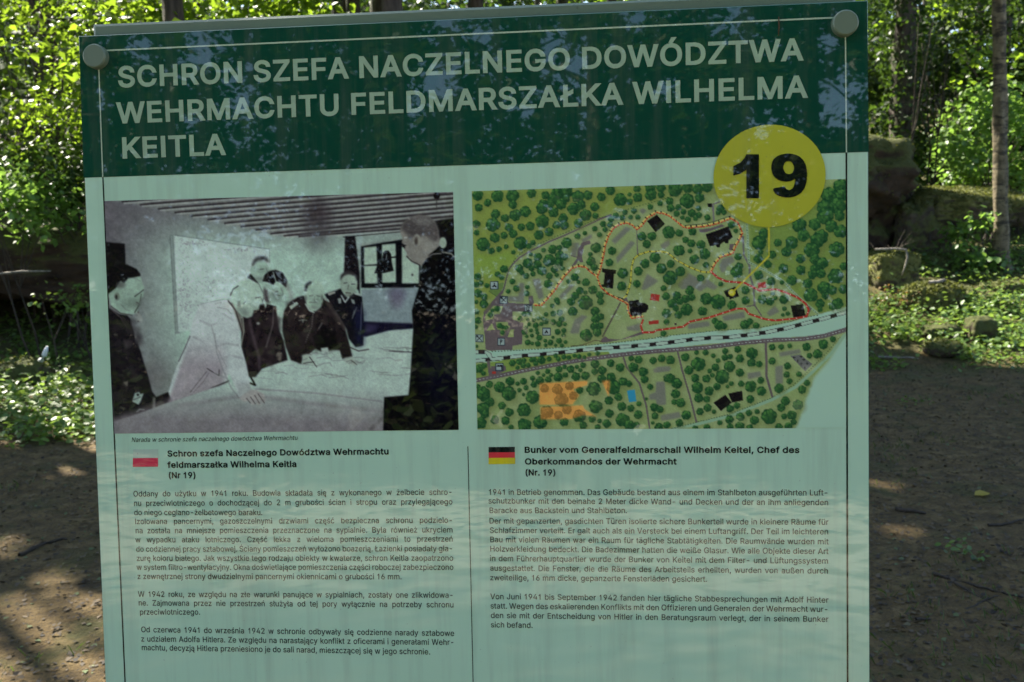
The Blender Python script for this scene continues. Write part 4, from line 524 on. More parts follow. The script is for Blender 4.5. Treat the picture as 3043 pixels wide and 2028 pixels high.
pc.poly(pts('978,562;990,525;1020,500;1060,494;1100,512;1128,560;1122,602;1085,570;1060,560;1045,585;1010,568'), (26, 20, 22), 1); pc.line(pts('1042,508;1058,560'), 3, (128, 140, 122)); pc.line(pts('1060,645;1085,650'), 2, (70, 66, 60))
pc.line(pts('1120,580;1150,640;1160,700;1100,830'), 12, (104, 98, 92), .45, soft=10)
# man in the pale jacket leaning on the table
pc.poly(pts('600,700;680,682;760,676;800,690;830,760;850,800;842,880;850,960;880,1060;900,1160;906,1220;838,1272;812,1200;775,1120;760,1165;660,1210;540,1248;430,1286;408,1236;440,1130;475,1040;540,885;555,800'), (150, 156, 146), 1)
m = (np.clip((Y - 880) / 200, 0, 1) * np.clip((780 - X) / 60, 0, 1) * np.clip((X - 400 + (Y - 1280) * .35) / 20, 0, 1) * (Y < 1290 - (X - 430) * .33))[..., None] * .75
pc.c = pc.c * (1 - m) + np.array((124, 112, 112)) * m
pc.poly(pts('770,685;800,720;845,860;870,880;850,780;810,700'), (96, 92, 80), 2); pc.line(pts('770,680;815,740;850,850;862,900'), 2.6, (46, 36, 36)); pc.line(pts('838,700;858,770;866,860;850,950'), 3, (120, 122, 104))
pc.line(pts('540,895;505,975;470,1050'), 2, (60, 54, 54)); pc.line(pts('640,1110;600,1160;540,1236'), 1.8, (78, 70, 70)); pc.line(pts('655,1118;620,1170;560,1236'), 1.4, (90, 80, 80)); pc.line(pts('642,1090;715,1135;716,1098'), 2, (50, 44, 44)); pc.line(pts('670,830;700,960;760,1080'), 1.8, (116, 114, 108))
pc.line(pts('700,720;760,730;790,760'), 1.6, (112, 112, 104)); pc.line(pts('690,700;730,690'), 1.6, (120, 120, 112)); pc.poly(pts('780,1160;770,1172;700,1200;640,1216;720,1186'), (40, 34, 34), 1)
pc.poly(pts('785,620;805,590;850,560;905,552;955,578;985,640;978,690;962,705;955,735;925,745;915,775;885,786;850,770;820,740;795,690'), (136, 152, 132), 1); pc.line(pts('783,650;800,612;830,592'), 3, (50, 46, 44)); pc.line(pts('925,742;950,738'), 2.4, (50, 44, 42)); pc.line(pts('862,700;875,688'), 2, (60, 56, 52)); pc.line(pts('820,740;850,775;885,786'), 1.8, (90, 92, 84))
pc.poly(pts('828,1268;905,1218;945,1222;985,1245;1000,1280;985,1306;960,1280;975,1308;950,1312;925,1285;935,1308;915,1310;895,1285;870,1295'), (134, 130, 120), 1)
for q in ('905,1262;935,1306', '930,1252;960,1302', '950,1242;990,1300', '880,1270;905,1300'): pc.line(pts(q), 1.8, (58, 48, 46))
pc.line(pts('905,1180;935,1192;900,1130'), 5, (34, 28, 28))
# officers five and six
pc.poly(pts('1352,642;1400,625;1452,606;1470,640;1495,665;1530,625;1580,652;1588,740;1592,800;1588,952;1542,962;1500,910;1485,850;1440,780;1390,700'), (24, 21, 27), 1)
pc.poly(pts('1535,700;1590,740;1588,952;1542,958;1530,800'), (28, 30, 62), 8, .7)
pc.ell(1500, 578, 52, 72, (128, 142, 122), 2); pc.poly(pts('1448,560;1452,525;1480,502;1520,500;1550,530;1556,570;1535,530;1500,520;1470,530'), (54, 48, 48), 2); pc.line(pts('1470,575;1490,572'), 2, (50, 44, 42)); pc.line(pts('1515,580;1535,580'), 2, (50, 44, 42)); pc.line(pts('1500,585;1494,612'), 2, (84, 84, 76)); pc.line(pts('1482,632;1512,634'), 2.4, (60, 50, 48)); pc.ell(1500, 648, 26, 12, (96, 98, 88), 8, .7)
pc.poly(pts('1372,636;1415,624;1420,634;1378,650'), (132, 132, 118)); pc.poly(pts('1530,628;1575,640;1580,656;1535,642'), (140, 150, 136)); pc.poly(pts('1432,668;1452,664;1456,694;1440,700'), (116, 122, 112)); pc.poly(pts('1512,668;1534,676;1538,702;1520,696'), (116, 122, 112)); pc.line(pts('1455,650;1478,690;1500,660'), 4, (140, 148, 138)); pc.line(pts('1420,742;1446,740'), 1.6, (112, 120, 108)); pc.line(pts('1548,720;1520,790;1534,740'), 1.8, (110, 116, 106)); pc.line(pts('1578,690;1572,860'), 2, (96, 100, 108))
pc.poly(pts('1100,800;1110,740;1140,690;1190,660;1228,650;1250,700;1285,745;1345,665;1385,675;1425,760;1470,820;1500,930;1522,1018;1462,1034;1445,980;1400,975;1330,985;1300,970;1265,1000;1225,1020;1212,1062;1150,1040;1120,960;1098,860'), (38, 29, 30), 1)
for k in range(120): a, b = rg.uniform(1120, 1440), rg.uniform(690, 980); pc.ell(a, b, 9, 22, (60, 49, 48), 9, .32, rg.random() * 3)
pc.poly(pts('1345,830;1420,870;1440,975;1330,985;1300,970;1295,900'), (20, 16, 18), 4); pc.line(pts('1370,690;1440,790;1475,850'), 10, (78, 68, 62), .6, soft=7)
pc.poly(pts('1138,716;1186,686;1197,700;1152,734'), (136, 146, 128)); pc.poly(pts('1348,660;1378,672;1384,692;1352,676'), (130, 138, 122)); pc.line(pts('1198,800;1222,796;1248,800'), 2.2, (124, 130, 116)); pc.line(pts('1222,796;1222,812'), 3, (124, 130, 116)); pc.line(pts('1284,760;1275,840;1250,900;1240,930'), 3.2, (112, 108, 98), .8, dash=(7, 4.5)); pc.line(pts('1338,815;1318,850'), 2.4, (108, 108, 98))
pc.poly(pts('1232,610;1242,580;1265,562;1300,558;1335,570;1352,610;1345,680;1330,720;1300,745;1270,742;1248,712;1232,660'), (134, 152, 130), 1); pc.poly(pts('1232,620;1238,582;1262,562;1278,568;1252,592;1244,625'), (30, 26, 26), 2); pc.line(pts('1262,690;1285,692;1310,690'), 2, (92, 94, 84)); pc.ell(1290, 722, 26, 12, (96, 102, 90), 8, .6); pc.line(pts('1238,700;1262,740;1290,752'), 4, (136, 146, 130))
pc.poly(pts('1215,1010;1250,1002;1285,1030;1300,1070;1270,1060;1225,1062'), (140, 150, 132), 2); pc.line(pts('1225,1060;1290,1050'), 2, (40, 34, 34)); pc.line(pts('1262,1020;1306,1082'), 2, (30, 26, 26)); pc.poly(pts('1470,1028;1520,1020;1560,1064;1530,1070;1480,1056'), (134, 142, 126), 2); pc.line(pts('1510,1040;1550,1068'), 1.6, (60, 54, 50))
pc.poly(pts('1330,968;1375,962;1378,990;1340,998'), (142, 152, 138), 1)
SH = (92, 98, 88); DKL = (52, 46, 44)
pc.ell(872, 752, 40, 20, SH, 14, .6, .5); pc.ell(835, 700, 12, 20, (112, 122, 108), 4); pc.ell(835, 702, 5, 10, SH, 3); pc.line(pts('935,664;960,660'), 2.2, DKL, .9); pc.line(pts('965,655;982,690;976,702;958,706'), 1.8, SH); pc.line(pts('912,775;925,748'), 2, SH); pc.line(pts('905,552;955,578;985,640;978,690'), 1.6, (70, 66, 62), .8)
pc.line(pts('600,702;680,684;745,672;775,672'), 2, (108, 112, 104), .8); pc.line(pts('690,880;700,990;735,1090;790,1210;838,1270'), 2.4, (104, 104, 98), .8, soft=2); pc.poly(pts('820,1180;900,1170;908,1222;838,1272'), (124, 126, 118), 3, .6)
for q in ('700,960;760,940;830,950', '720,1040;780,1010;860,1030', '600,800;660,830;700,820', '560,900;620,930', '740,760;800,800', '690,1120;760,1150'): pc.line(pts(q), 5, (118, 118, 112), .55, soft=5)
pc.ell(1045, 640, 30, 20, (108, 118, 104), 12, .6); pc.line(pts('1052,628;1072,624'), 1.8, DKL); pc.line(pts('1088,600;1104,640;1092,650'), 1.6, SH); pc.line(pts('1058,672;1080,672'), 1.6, SH)
pc.line(pts('962,492;985,488'), 1.8, DKL, .8); pc.line(pts('1000,480;1012,520;1004,545'), 1.6, SH); pc.ell(960, 548, 30, 14, SH, 10, .5)
pc.line(pts('1262,652;1284,650'), 1.8, DKL, .8); pc.line(pts('1304,650;1326,654'), 1.8, DKL, .8); pc.line(pts('1294,655;1290,682;1300,686'), 1.6, SH); pc.ell(1338, 660, 7, 16, SH, 4, .8); pc.ell(1240, 665, 7, 16, SH, 4, .8)
pc.ell(170, 700, 50, 26, (104, 118, 102), 16, .6); pc.ell(225, 700, 16, 10, (96, 104, 92), 6, .7); pc.line(pts('160,540;215,548;238,560'), 2, (100, 108, 96), .7); pc.line(pts('120,700;150,735;175,742'), 2, (96, 100, 90), .7)
for q in ('1225,1040;1248,1030', '1485,1050;1515,1040;1540,1056', '1500,1060;1520,1052'): pc.line(pts(q), 1.6, SH)
# man on the right, seen from the side
pc.poly(pts('1880,440;1945,462;2050,340;2060,300;1960,300'), (92, 84, 76), 2)
pc.poly(pts('1812,238;1832,205;1870,178;1925,160;1985,172;2025,205;2045,255;2048,310;2052,350;1985,400;1945,470;1915,462;1880,440;1868,420;1852,415;1850,388;1836,372;1842,350;1820,330;1826,300;1812,270'), (116, 112, 100), 1)
pc.poly(pts('1812,240;1835,200;1875,176;1930,160;1990,175;2030,212;2046,262;2048,310;2010,330;1960,270;1935,290;1880,300;1840,270'), (78, 72, 68), 5); pc.ell(1950, 200, 55, 24, (118, 116, 106), 12, .6, .2)
for k in range(140):
    a, b = rg.uniform(1850, 2040), rg.uniform(175, 300); pc.line([(a, b), (a + 10, b + rg.uniform(-6, 10))], 1, [(60, 52, 50), (132, 130, 118)][k % 2], .5)
pc.ell(1912, 318, 22, 40, (122, 120, 106), 3); pc.ell(1908, 320, 10, 24, (70, 60, 54), 5); pc.ell(1990, 360, 40, 50, (120, 118, 106), 14, .6); pc.line(pts('1822,345;1845,345'), 3, (40, 34, 34)); pc.line(pts('1850,412;1880,442;1930,465'), 3, (54, 46, 44)); pc.line(pts('1838,300;1850,298'), 3, (150, 156, 150))
pc.poly(pts('1938,490;1945,465;1990,400;2052,348;2100,372;2150,400;2180,500;2180,1475;1708,1475;1714,1264;1862,1252;1875,1100;1890,850;1882,740;1905,660;1925,600;1930,530'), (13, 11, 14), 1)
pc.ell(2060, 1080, 110, 260, (16, 16, 34), 60, .7); pc.line(pts('1965,425;2010,398;2060,395'), 3, (120, 118, 108)); pc.line(pts('2065,386;2120,396;2148,425'), 5, (110, 110, 98)); pc.ell(2070, 330, 22, 34, (126, 138, 118), 2)
for k in range(14): pc.ell(rg.uniform(1900, 2130), rg.uniform(620, 1300), 3, 3, (90, 92, 92), 2, .6)
gr = (vnoise(pc.h, pc.w, 1.6, rg) - .5) * 14 + (vnoise(pc.h, pc.w, 4, rg) - .5) * 9 + (vnoise(pc.h, pc.w, 40, rg) - .5) * 8
gl = (np.exp(-((X - 720) / 420) ** 2 - ((Y - 620) / 330) ** 2) * .10)[..., None]
pc.c = blur(pc.c, 1); t_ = np.clip(pc.c.mean(-1, keepdims=True) / 150, 0, 1); fo = (vnoise(pc.h, pc.w, 17, rg) - .5) * .20 + (vnoise(pc.h, pc.w, 7, rg) - .5) * .16; pc.c = pc.c * (.76 + .36 * t_ * t_ * (3 - 2 * t_) + gl * t_) * (1 + fo[..., None] * (1.2 - t_ * .85))
for x_, y_, w_ in ((905, 690, 60), (1060, 640, 45), (1290, 660, 50), (1500, 590, 40), (962, 480, 40), (180, 660, 60)):
    m_ = (np.exp(-((X - x_ - w_ * .4) / w_) ** 2 - ((Y - y_ - w_ * .55) / (w_ * .6)) ** 2) * .16)[..., None]; pc.c *= 1 - m_
pc.c = np.clip(pc.c * (1 + gr[..., None] / 120), 5, 255)
sheet('old_photograph', pc, [(311, 598), (1346.5, 571), (1363, 1278), (338.5, 1289)], 450, 304, ZP)

# -- the site map
mc = Canvas(1390, 520, 2530, 1290, (118, 132, 72)); rg = np.random.default_rng(5)
n1 = vnoise(mc.h, mc.w, 46, rg); n2 = vnoise(mc.h, mc.w, 14, rg)
yy, xx = np.mgrid[0:mc.h, 0:mc.w].astype(float)
mc.c = np.array((112, 128, 74)) * (1 - n1[..., None]) + np.array((126, 138, 90)) * n1[..., None]
A = (1390, 540, 4.9); B4 = (1780, 540, 4.9); C_ = (1390, 850, 4.9); R4 = (1390, 520, 3.2667); D = (1950, 520, 3.2667); E_ = (1950, 900, 3.92); F_ = (1390, 900, 3.92)
DIRT = (82, 72, 70); DK = (44, 66, 36); PALE = (134, 162, 138); GREY = (98, 100, 84)
def P_(o, s): return [(o[0] + x / o[2], o[1] + y / o[2]) for x, y in pts(s)]
mc.org(0, 0, 1)
up_left = P_(R4, '30,150;1960,90;1960,225;1500,350;1250,430;1000,540;760,640;560,730;470,800;400,900;340,1120;200,1300;150,1400;60,1300'); mc.poly(up_left, (110, 124, 54), 10)
mc.poly(P_(D, '0,60;560,60;560,180;0,230'), (116, 128, 66), 6); mc.poly(P_(D, '900,480;1850,30;1850,1290;1600,1360;1340,1150;1060,930;910,850'), (98, 118, 52), 6)
mc.poly(P_(R4, '60,760;440,740;500,790;390,900;340,1040;60,960'), (108, 130, 52), 8)
for q in (P_(R4, '1010,660;1085,660;1050,800;1005,780'), P_(R4, '1100,630;1200,575;1210,610;1120,660'), P_(R4, '1395,640;1530,505;1590,520;1430,675'), P_(R4, '1440,800;1580,640;1630,660;1450,865'), P_(R4, '625,1015;700,1005;740,1190;690,1210'), P_(R4, '885,1180;1000,1060;1035,1080;910,1210'),
          P_(R4, '500,1050;550,1050;545,1240;390,1230;390,1180;490,1180'), P_(R4, '1680,1110;1740,960;1850,1030;1800,1070;1720,1120'), P_(R4, '1870,690;1960,620;1960,680;1900,720'), P_(R4, '990,1540;1040,1400;1110,1360;1165,1375;1100,1440;1080,1540'), P_(R4, '1540,1480;1670,1440;1670,1520;1550,1510'), P_(R4, '1660,345;1700,325;1740,350;1700,385'),
          P_(D, '40,685;110,640;135,670;80,720'), P_(D, '610,880;640,820;740,790;765,840;690,890;660,950;630,945'), P_(D, '200,1070;310,950;380,990;430,1020;510,1020;600,1090;560,1120;490,1090;430,1135;350,1090;250,1115'), P_(D, '1070,1340;1150,1270;1200,1330;1100,1375'), P_(D, '640,1370;850,1325;865,1390;660,1420'), P_(D, '310,1450;510,1420;525,1470;310,1500'),
          P_(E_, '0,750;160,740;180,780;0,810'), P_(E_, '0,930;95,920;110,1190;0,1190'), P_(E_, '50,1310;270,1270;290,1340;60,1380'), P_(E_, '1060,820;1210,800;1225,855;1070,895'), P_(E_, '1430,580;1670,540;1690,590;1440,630'), P_(E_, '1385,740;1475,730;1475,940;1390,945'), P_(F_, '2160,770;2352,740;2352,800;2165,815'), P_(F_, '2110,1070;2190,1040;2200,920;2290,920;2310,1180;2230,1190;2200,1130;2110,1130')):
    mc.poly(q, GREY, 2)
# railway, road and pale strips
mc.poly(P_(F_, '60,550;190,560;280,560;1200,520;2352,400;2352,565;1850,575;1640,600;1400,560;900,600;480,680;90,700'), PALE); mc.poly(P_(E_, '0,400;700,330;1200,300;1550,230;2240,40;2240,300;1900,380;1600,400;1200,440;600,480;0,550'), PALE)
mc.poly(P_(F_, '95,720;240,700;700,620;1000,610;1640,570;1660,605;1300,655;1000,700;700,755;330,840;100,880'), (104, 124, 56))
rail = P_(F_, '85,680;265,660;465,640;680,615;885,600;1095,580;1305,557;1520,535;1730,520;1945,505;2160,485') + P_(E_, '185,460;405,430;625,410;845,405;1070,375;1290,345;1510,300;1735,240;1955,185;2180,120;2240,100')
mc.line(rail, 11.5, (28, 34, 26)); mc.line(rail, 9, (140, 158, 138)); mc.line(rail, 9.5, (30, 24, 24), dash=(54.5, 20), phase=24)
mc.line(P_(F_, '60,575;230,575;265,600;275,650'), 9, (140, 158, 138)); mc.line(P_(F_, '90,550;200,552;270,590;285,640'), 1.2, (34, 40, 32)); mc.line(P_(F_, '90,598;215,598;245,650'), 1.2, (34, 40, 32)); mc.poly(P_(F_, '120,552;200,556;200,596;125,594'), (34, 28, 28))
road = P_(F_, '90,908;400,845;700,780;1000,725;1300,670;1600,630;1850,600') + P_(E_, '0,565;600,520;1000,470;1400,435;1700,425;1950,390;2260,300')
mc.line(P_(F_, '240,690;265,860'), 9, DIRT); mc.poly(P_(F_, '270,740;440,735;450,790;330,840;270,850'), DIRT); mc.line(road, 13, DIRT); mc.line(road, 1.7, (150, 156, 146), dash=(10.8, 5.8))
for q, w in ((P_(F_, '1815,640;1850,750;2000,940;2080,1200;2120,1475'), 5.5), (P_(E_, '250,570;300,780;390,1080;470,1395'), 5.5), (P_(E_, '1280,480;1285,860;1355,1105'), 7), (P_(R4, '1060,870;1130,840;1475,1245'), 0)):
    if w: mc.line(q, w, DIRT)
mc.line(P_(R4, '1480,1245;1420,1360;1310,1568'), 5, (70, 62, 54)); mc.poly(P_(F_, '1560,420;1600,390;1640,420;1780,430;2040,330;2050,365;1850,420;1600,465;1540,460'), DIRT); mc.line(P_(F_, '1200,508;1330,495;1480,440;1560,450'), 3, (74, 62, 44))
# lower right: paths fading out to the panel colour
mc.poly(P_(E_, '2240,300;2185,390;2000,690;1840,870;1790,1000;1735,1150;1690,1300;1610,1480;2352,1480;2352,300'), PALE, 4); mc.line(P_(E_, '2200,380;2000,650;1830,840'), 4, (112, 130, 66), soft=3)
mc.line(P_(E_, '190,1475;500,1410;860,1320;1340,1135;1620,985;1830,800;2040,590;2190,380'), 9, (116, 144, 112)); mc.line(P_(E_, '180,1468;480,1390;850,1300;1340,1110;1600,960;1800,770;2000,570;2140,400'), 2.4, (52, 74, 44), dash=(8, 4.6))
# dark ways, parking
main = P_(A, '1960,535;1400,790;1200,870;900,1020;750,1110;650,1210;600,1280;560,1420;530,1550') + P_(C_, '500,100;330,290;250,380;230,500;245,620')
mc.line(main, 6.5, (124, 126, 96)); mc.line(main, 4.6, DIRT); mc.line(P_(A, '1900,550;2080,490'), 6, DIRT); mc.line(P_(C_, '500,90;330,290;250,390'), 9, DIRT)
mc.poly(P_(C_, '330,270;410,235;460,150;520,140;600,245;820,262;940,262;945,372;655,375;655,490;810,540;790,850;655,875;650,930;340,945;262,930;250,760;230,560;240,470'), DIRT)
for q in ('375,290;518,298;465,410;380,415;370,480;250,508;265,420', '408,530;580,527;590,580;625,590;560,640;530,660;515,730;470,720;475,640;430,640', '270,655;345,550;365,560;370,610;400,635', '580,750;620,640;690,630;665,660;668,745'): mc.poly(P_(C_, q), (122, 134, 78))
mc.poly(P_(C_, '880,145;945,145;972,280;900,280'), DIRT); mc.poly(P_(R4, '1110,655;1185,635;1195,670;1130,690;1110,790;1120,850;1090,850;1075,830;1040,890;1005,890;1060,810;1070,720'), DIRT); mc.line(P_(R4, '1005,785;1060,800'), 3, DIRT)
mc.poly(P_(R4, '1500,1215;1540,1190;1565,1240;1550,1260'), DIRT); mc.line(P_(R4, '1640,530;1648,780'), 3.6, (92, 88, 76)); mc.line(P_(R4, '1320,1150;1500,1200'), 3, (50, 50, 40))
mc.poly(P_(D, '415,530;520,520;640,480;665,500;480,560;425,560'), DIRT); mc.poly(P_(D, '715,670;760,670;740,740;705,725'), DIRT); mc.line(P_(D, '540,290;612,265'), 4, DIRT); mc.line(P_(D, '550,295;560,450'), 6, (98, 94, 88)); mc.line(P_(D, '290,490;420,480;560,455;720,400'), 2, (40, 48, 34)); mc.poly(P_(D, '498,278;540,276;545,312;500,318'), (16, 14, 14))
mc.line(P_(D, '842,600;850,780;905,880;910,980;945,1090;955,1270'), 6, (86, 84, 78)); mc.line(P_(D, '880,1280;955,1265;1020,1365'), 4, DIRT); mc.line(P_(D, '880,480;900,850;1060,930;1230,1030;1340,1150;1420,1220;1570,1350'), 7, (126, 146, 112)); mc.line(P_(D, '880,480;900,850;1060,930;1230,1030;1340,1150;1420,1220;1570,1355'), 2.2, (60, 84, 50), dash=(8, 4.5)); mc.poly(P_(D, '1470,1270;1510,1300;1480,1350'), DIRT)
for q in (P_(R4, '345,1120;390,940;470,800;560,730;760,640;1000,540;1250,430;1500,350;1700,290;1940,230') + P_(D, '60,235;300,150;430,110'), P_(F_, '280,570;700,548;1200,515') + P_(F_, '1200,510;1700,470;2352,390') + P_(E_, '0,400;700,325;1200,290;1560,220;1720,170;1900,145')): mc.line(q, 2.2, (44, 70, 36), dash=(9, 5))
mc.poly(P_(R4, '205,1130;250,1060;350,1045;340,1110;280,1180'), (84, 106, 52)); mc.line(P_(R4, '205,1130;280,1182'), 1.5, DK)
# trees
TREES = """A 145,200,80;435,215,90;655,210,95;930,170,70;1130,200,60;1300,180,90;1430,150,100;1600,220,90;1750,200,70;1940,220,60;1430,250,60;1200,330,60;160,380,58;290,310,55;655,340,62;405,475,68;840,440,80;690,490,85;540,535,60;1080,390,85;1240,260,80;1250,450,75;1100,330,70;1360,330,80;1540,400,90;1650,340,70;1850,370,65;1715,490,85;1860,500,45;1610,610,65;370,630,102;125,620,58;600,670,60;660,760,62;780,665,55;910,650,65;1085,580,98;1290,635,58;1390,535,70;1405,640,65;1185,735,65;1035,780,70;130,745,42;395,820,72;530,785,52;770,900,98;225,915,98;345,1010,48;455,985,42;560,950,35;665,1030,32;950,890,40;890,940,40;1440,895,77;1600,797,44;1705,752,33;1850,690,40;1915,775,35;1235,990,65;1335,965,42;1105,1000,33;920,1060,28;1020,1100,62;1185,1150,90;1340,1080,70;1410,1100,50;1325,1190,68;875,1190,74;1015,1210,62;1080,1300,70;750,1265,60;1260,1285,52;1380,1265,33;850,1375,45;930,1270,40;950,1345,38;1188,1375,50;1295,1360,32;790,1330,35;530,1275,57;435,1350,42;495,1395,38;145,1385,52;125,1500,45;195,1475,35;280,1515,37;650,1455,42;1170,1490,62;868,1538,32;705,1555,45;1560,1395,58;1615,1465,28;1465,1455,32;1720,1470,58;1865,965,75;1785,1060,33;1795,1165,68;1842,1250,52
B 165,130,70;40,230,58;310,265,95;450,295,45;565,235,70;445,190,30;755,195,85;905,195,50;555,105,55;750,90,80;905,90,70;1105,120,105;1290,90,80;1440,110,80;1575,80,80;1285,285,108;1465,240,70;1030,285,55;1045,385,58;890,320,40;745,370,42;1155,375,45;1450,390,38;1230,440,42;1130,470,45;1350,460,60;1455,490,45;1215,525,32;1295,555,45;1405,540,35;1580,525,45;1770,395,60;1735,455,38;1820,450,38;510,430,42;380,450,38;245,500,45;340,525,42;460,520,35;565,520,38;175,550,45;60,620,45;160,630,42;90,700,38;10,775,35;625,800,65;770,795,65;695,912,60;1015,740,92;1170,750,55;1360,730,58;1260,850,48;1345,900,58;1485,920,65;1165,1005,83;1325,1012,35;1540,1055,80;1390,1135,70;1555,1215,42;815,1110,78;670,1195,68;575,1305,65;910,1265,75;1040,1200,55;1185,1310,70;1040,1400,100;1480,1405,52;550,1490,55;345,1335,77;330,1525,68;190,1010,60;150,1180,57;940,1555,42;1320,1560,45;1770,1495,33;1925,630,45
D 730,487,35;772,545,22;1000,660,70;1045,570,50;1015,750,25;990,815,45;1125,775,40;1180,660,38;1315,660,62;1265,745,50;1400,815,45;1085,870,38;1235,910,47;1405,925,47;1510,730,75;1540,820,50;1610,860,60;1540,910,45;1600,960,45;1515,970,45;1750,725,75;1790,550,65;1740,985,75;1820,890,40;1630,1100,65;1710,1120,45;1500,1170,68;1470,1055,47;1315,1025,50;1220,1045,22;1115,1035,42;995,975,45;1815,1110,45;1760,1250,55;1590,1250,45;1640,1175,35;1590,1310,25;1710,1280,35;780,945,58;805,890,40;795,795,35;865,1120,40;868,1220,40;735,1265,45;600,1235,72;485,1205,58;325,1125,42;345,1190,35;285,1205,40;295,1310,58;450,1325,45;95,1180,38;200,1175,42;155,1250,45;230,1235,30;100,1345,45;190,1295,30;215,1360,38;430,1003,35;627,1060,22;485,875,28;140,865,38;50,910,48;235,940,45;135,1000,68;70,1100,27;1030,1210,45;1105,1230,40;1240,1210,45;1132,1155,20;1158,1198,20;1245,1300,22;1230,1360,17;1278,1348,22;570,1420,32;610,1460,45;660,1470,30;860,1455,45;910,1425,32;970,1465,32;70,1540,28;100,1430,28;1390,490,70;1540,480,60;1640,400,80;1760,300,80;1680,200,80;1790,110,70;1800,200,60;1600,600,70;1700,500,60;1430,590,60;1560,640,70;1640,320,80;1780,400,50
C 150,110,60;240,160,50;235,265,62;125,235,30;130,380,40;150,505,52;120,600,30;130,880,24;430,335,43;360,360,30;330,425,40;465,580,40;510,600,30;560,610,32;505,680,33;590,80,33;710,45,40;858,110,42;820,410,38;890,400,30;765,480,38;875,495,25;960,500,30;1030,475,28;1090,475,28;1140,415,32;1245,405,42;1340,390,45;1135,515,45;1245,530,43;1365,490,45;1335,555,45;1415,560,28;890,560,28;990,575,42;1070,555,30;850,605,28;825,670,45;920,650,28;1005,640,25;1015,685,28;860,735,25;935,725,28;1040,755,43;1308,670,43;1400,650,37;1395,720,30;1240,750,22;875,825,42;940,840,25;1020,845,42;1130,800,27;1205,825,42;1135,865,27;1280,865,22;1330,800,42;1425,820,27;1370,870,30;1295,210,42;1312,245,32;1230,290,32;1630,70,55;1565,145,57;1505,230,60;1715,245,105;1820,60,65;1715,100,30;1925,135,55;1530,375,68;1855,370,65;1860,480,65;1940,450,50;1935,230,50;1850,595,65;1930,580,50;1885,680,62;1725,720,90;650,1125,48;750,1105,45;725,1190,30;820,1090,35;810,1160,40;880,1155,38;1075,1080,60;930,1080,35;970,1070,33;1185,1065,37;1280,1015,33;1320,1065,35;1400,1035,37;1475,1045,32;990,1130,38;1555,1015,28;1620,1030,35;1700,1040,27;1770,1000,27;1890,985,33;240,1165,42;160,1205,65;230,1275,35;615,1390,65;315,1435,52;465,1475,80;812,1390,50;725,1425,32;150,1465,35;850,1485,38;752,1518,32;605,1530,70;215,1540,80;965,1435,48;945,1345,38;1050,1380,60;1020,1270,30;1105,1300,25;1165,1245,38;1175,1365,47;1215,1300,28;1315,1330,65;1330,1215,48;1420,1300,42;1500,1215,55;1590,1180,30;1640,1230,30;1575,1320,65;1715,1310,62;1680,1155,42;1855,1140,63;1850,1250,47;1945,1220,50;1410,1180,32
F 1480,1320,0;185,1070,80;480,1060,82;755,1100,78;650,1070,18;400,1200,45;485,1275,50;655,1250,80;180,1230,75;200,1300,50;255,1160,55;315,1365,50;440,1375,50;150,1400,70;660,1425,80;845,1390,80;505,1450,30;895,1000,50;1045,1010,62;1185,970,50;1305,1020,42;1465,1005,82;1230,1085,50;1090,1130,80;1560,885,50;1670,870,55;1700,985,82;1810,920,52;1880,945,38;1755,1100,45;1645,1140,50;1490,1210,78;920,1275,75;1055,1310,50;1155,1245,55;1300,1320,75;1450,1355,42;1125,1390,50;1345,1430,45;1535,1378,27;1650,1290,50;1795,1210,52;1900,1230,42;1985,1305,50;1995,1178,30;1805,1365,80;1885,1430,60;1965,1425,38;1620,1410,50;1515,1450,35;2125,980,35;2060,895,45;2045,805,55;1930,755,58;1990,665,45;1905,650,32;1775,755,50;1665,705,45;2160,675,42;2260,650,42;2175,1220,50;2240,1245,40;2180,1320,40;2155,1400,20;2225,1450,50;2320,880,45;2080,1120,17;1570,790,47;1480,805,35
E 60,650,42;165,670,52;338,635,48;470,580,27;575,580,35;490,715,82;380,785,52;455,880,48;585,885,47;690,755,45;665,617,27;720,675,27;805,565,35;800,640,38;862,628,30;950,545,40;975,650,48;855,745,65;770,865,83;655,845,27;622,795,27;975,815,48;1115,590,67;1110,700,50;1200,715,38;480,990,67;617,1030,53;708,978,42;830,978,20;875,942,28;990,945,37;1100,975,67;1218,905,40;1225,1030,55;495,1110,53;590,1125,40;600,1225,47;510,1268,43;672,1270,25;1095,1125,47;860,1235,45;940,1200,38;350,1310,55;165,880,55;240,940,62;225,1062,53;210,1158,33;285,1165,55;45,1245,30;270,1400,45;125,1425,42;35,1450,40;1350,518,38;1455,515,33;1555,503,27;1750,515,48;1945,485,57;2058,425,35;1880,598,55;1785,618,33;1350,680,42;1530,738,42;1520,838,37;1552,915,35;1665,835,33;1430,998,55;1755,935,37;1700,1013,48;1505,1145,53;1650,1190,60;1455,1222,48;1315,1325,90;1145,1370,52;980,1330,50;1080,1285,37;1175,1270,30;855,1360,50;740,1398,30;975,1440,55;860,1450,40;1090,1455,40;1580,1310,55;1490,1325,35;1600,1390,35;1430,1450,45;1540,1440,45;590,1455,40;455,1465,35"""
tl = []
OR = dict(A=A, B=B4, C=C_, D=D, E=E_, F=F_)
for row in TREES.split('\n'):
    o = OR[row[0]]
    for t in row[2:].split(';'):
        x, y, r = map(float, t.split(','))
        if r: tl.append((o[0] + x / o[2], o[1] + y / o[2], r / o[2] * 1.02))
for x, y, r in tl: mc.ell(x + r * .42, y + r * .42, r * 1.15, r * 1.1, (88, 96, 48), r * .9, .45)
tl.sort(key=lambda t: t[1])
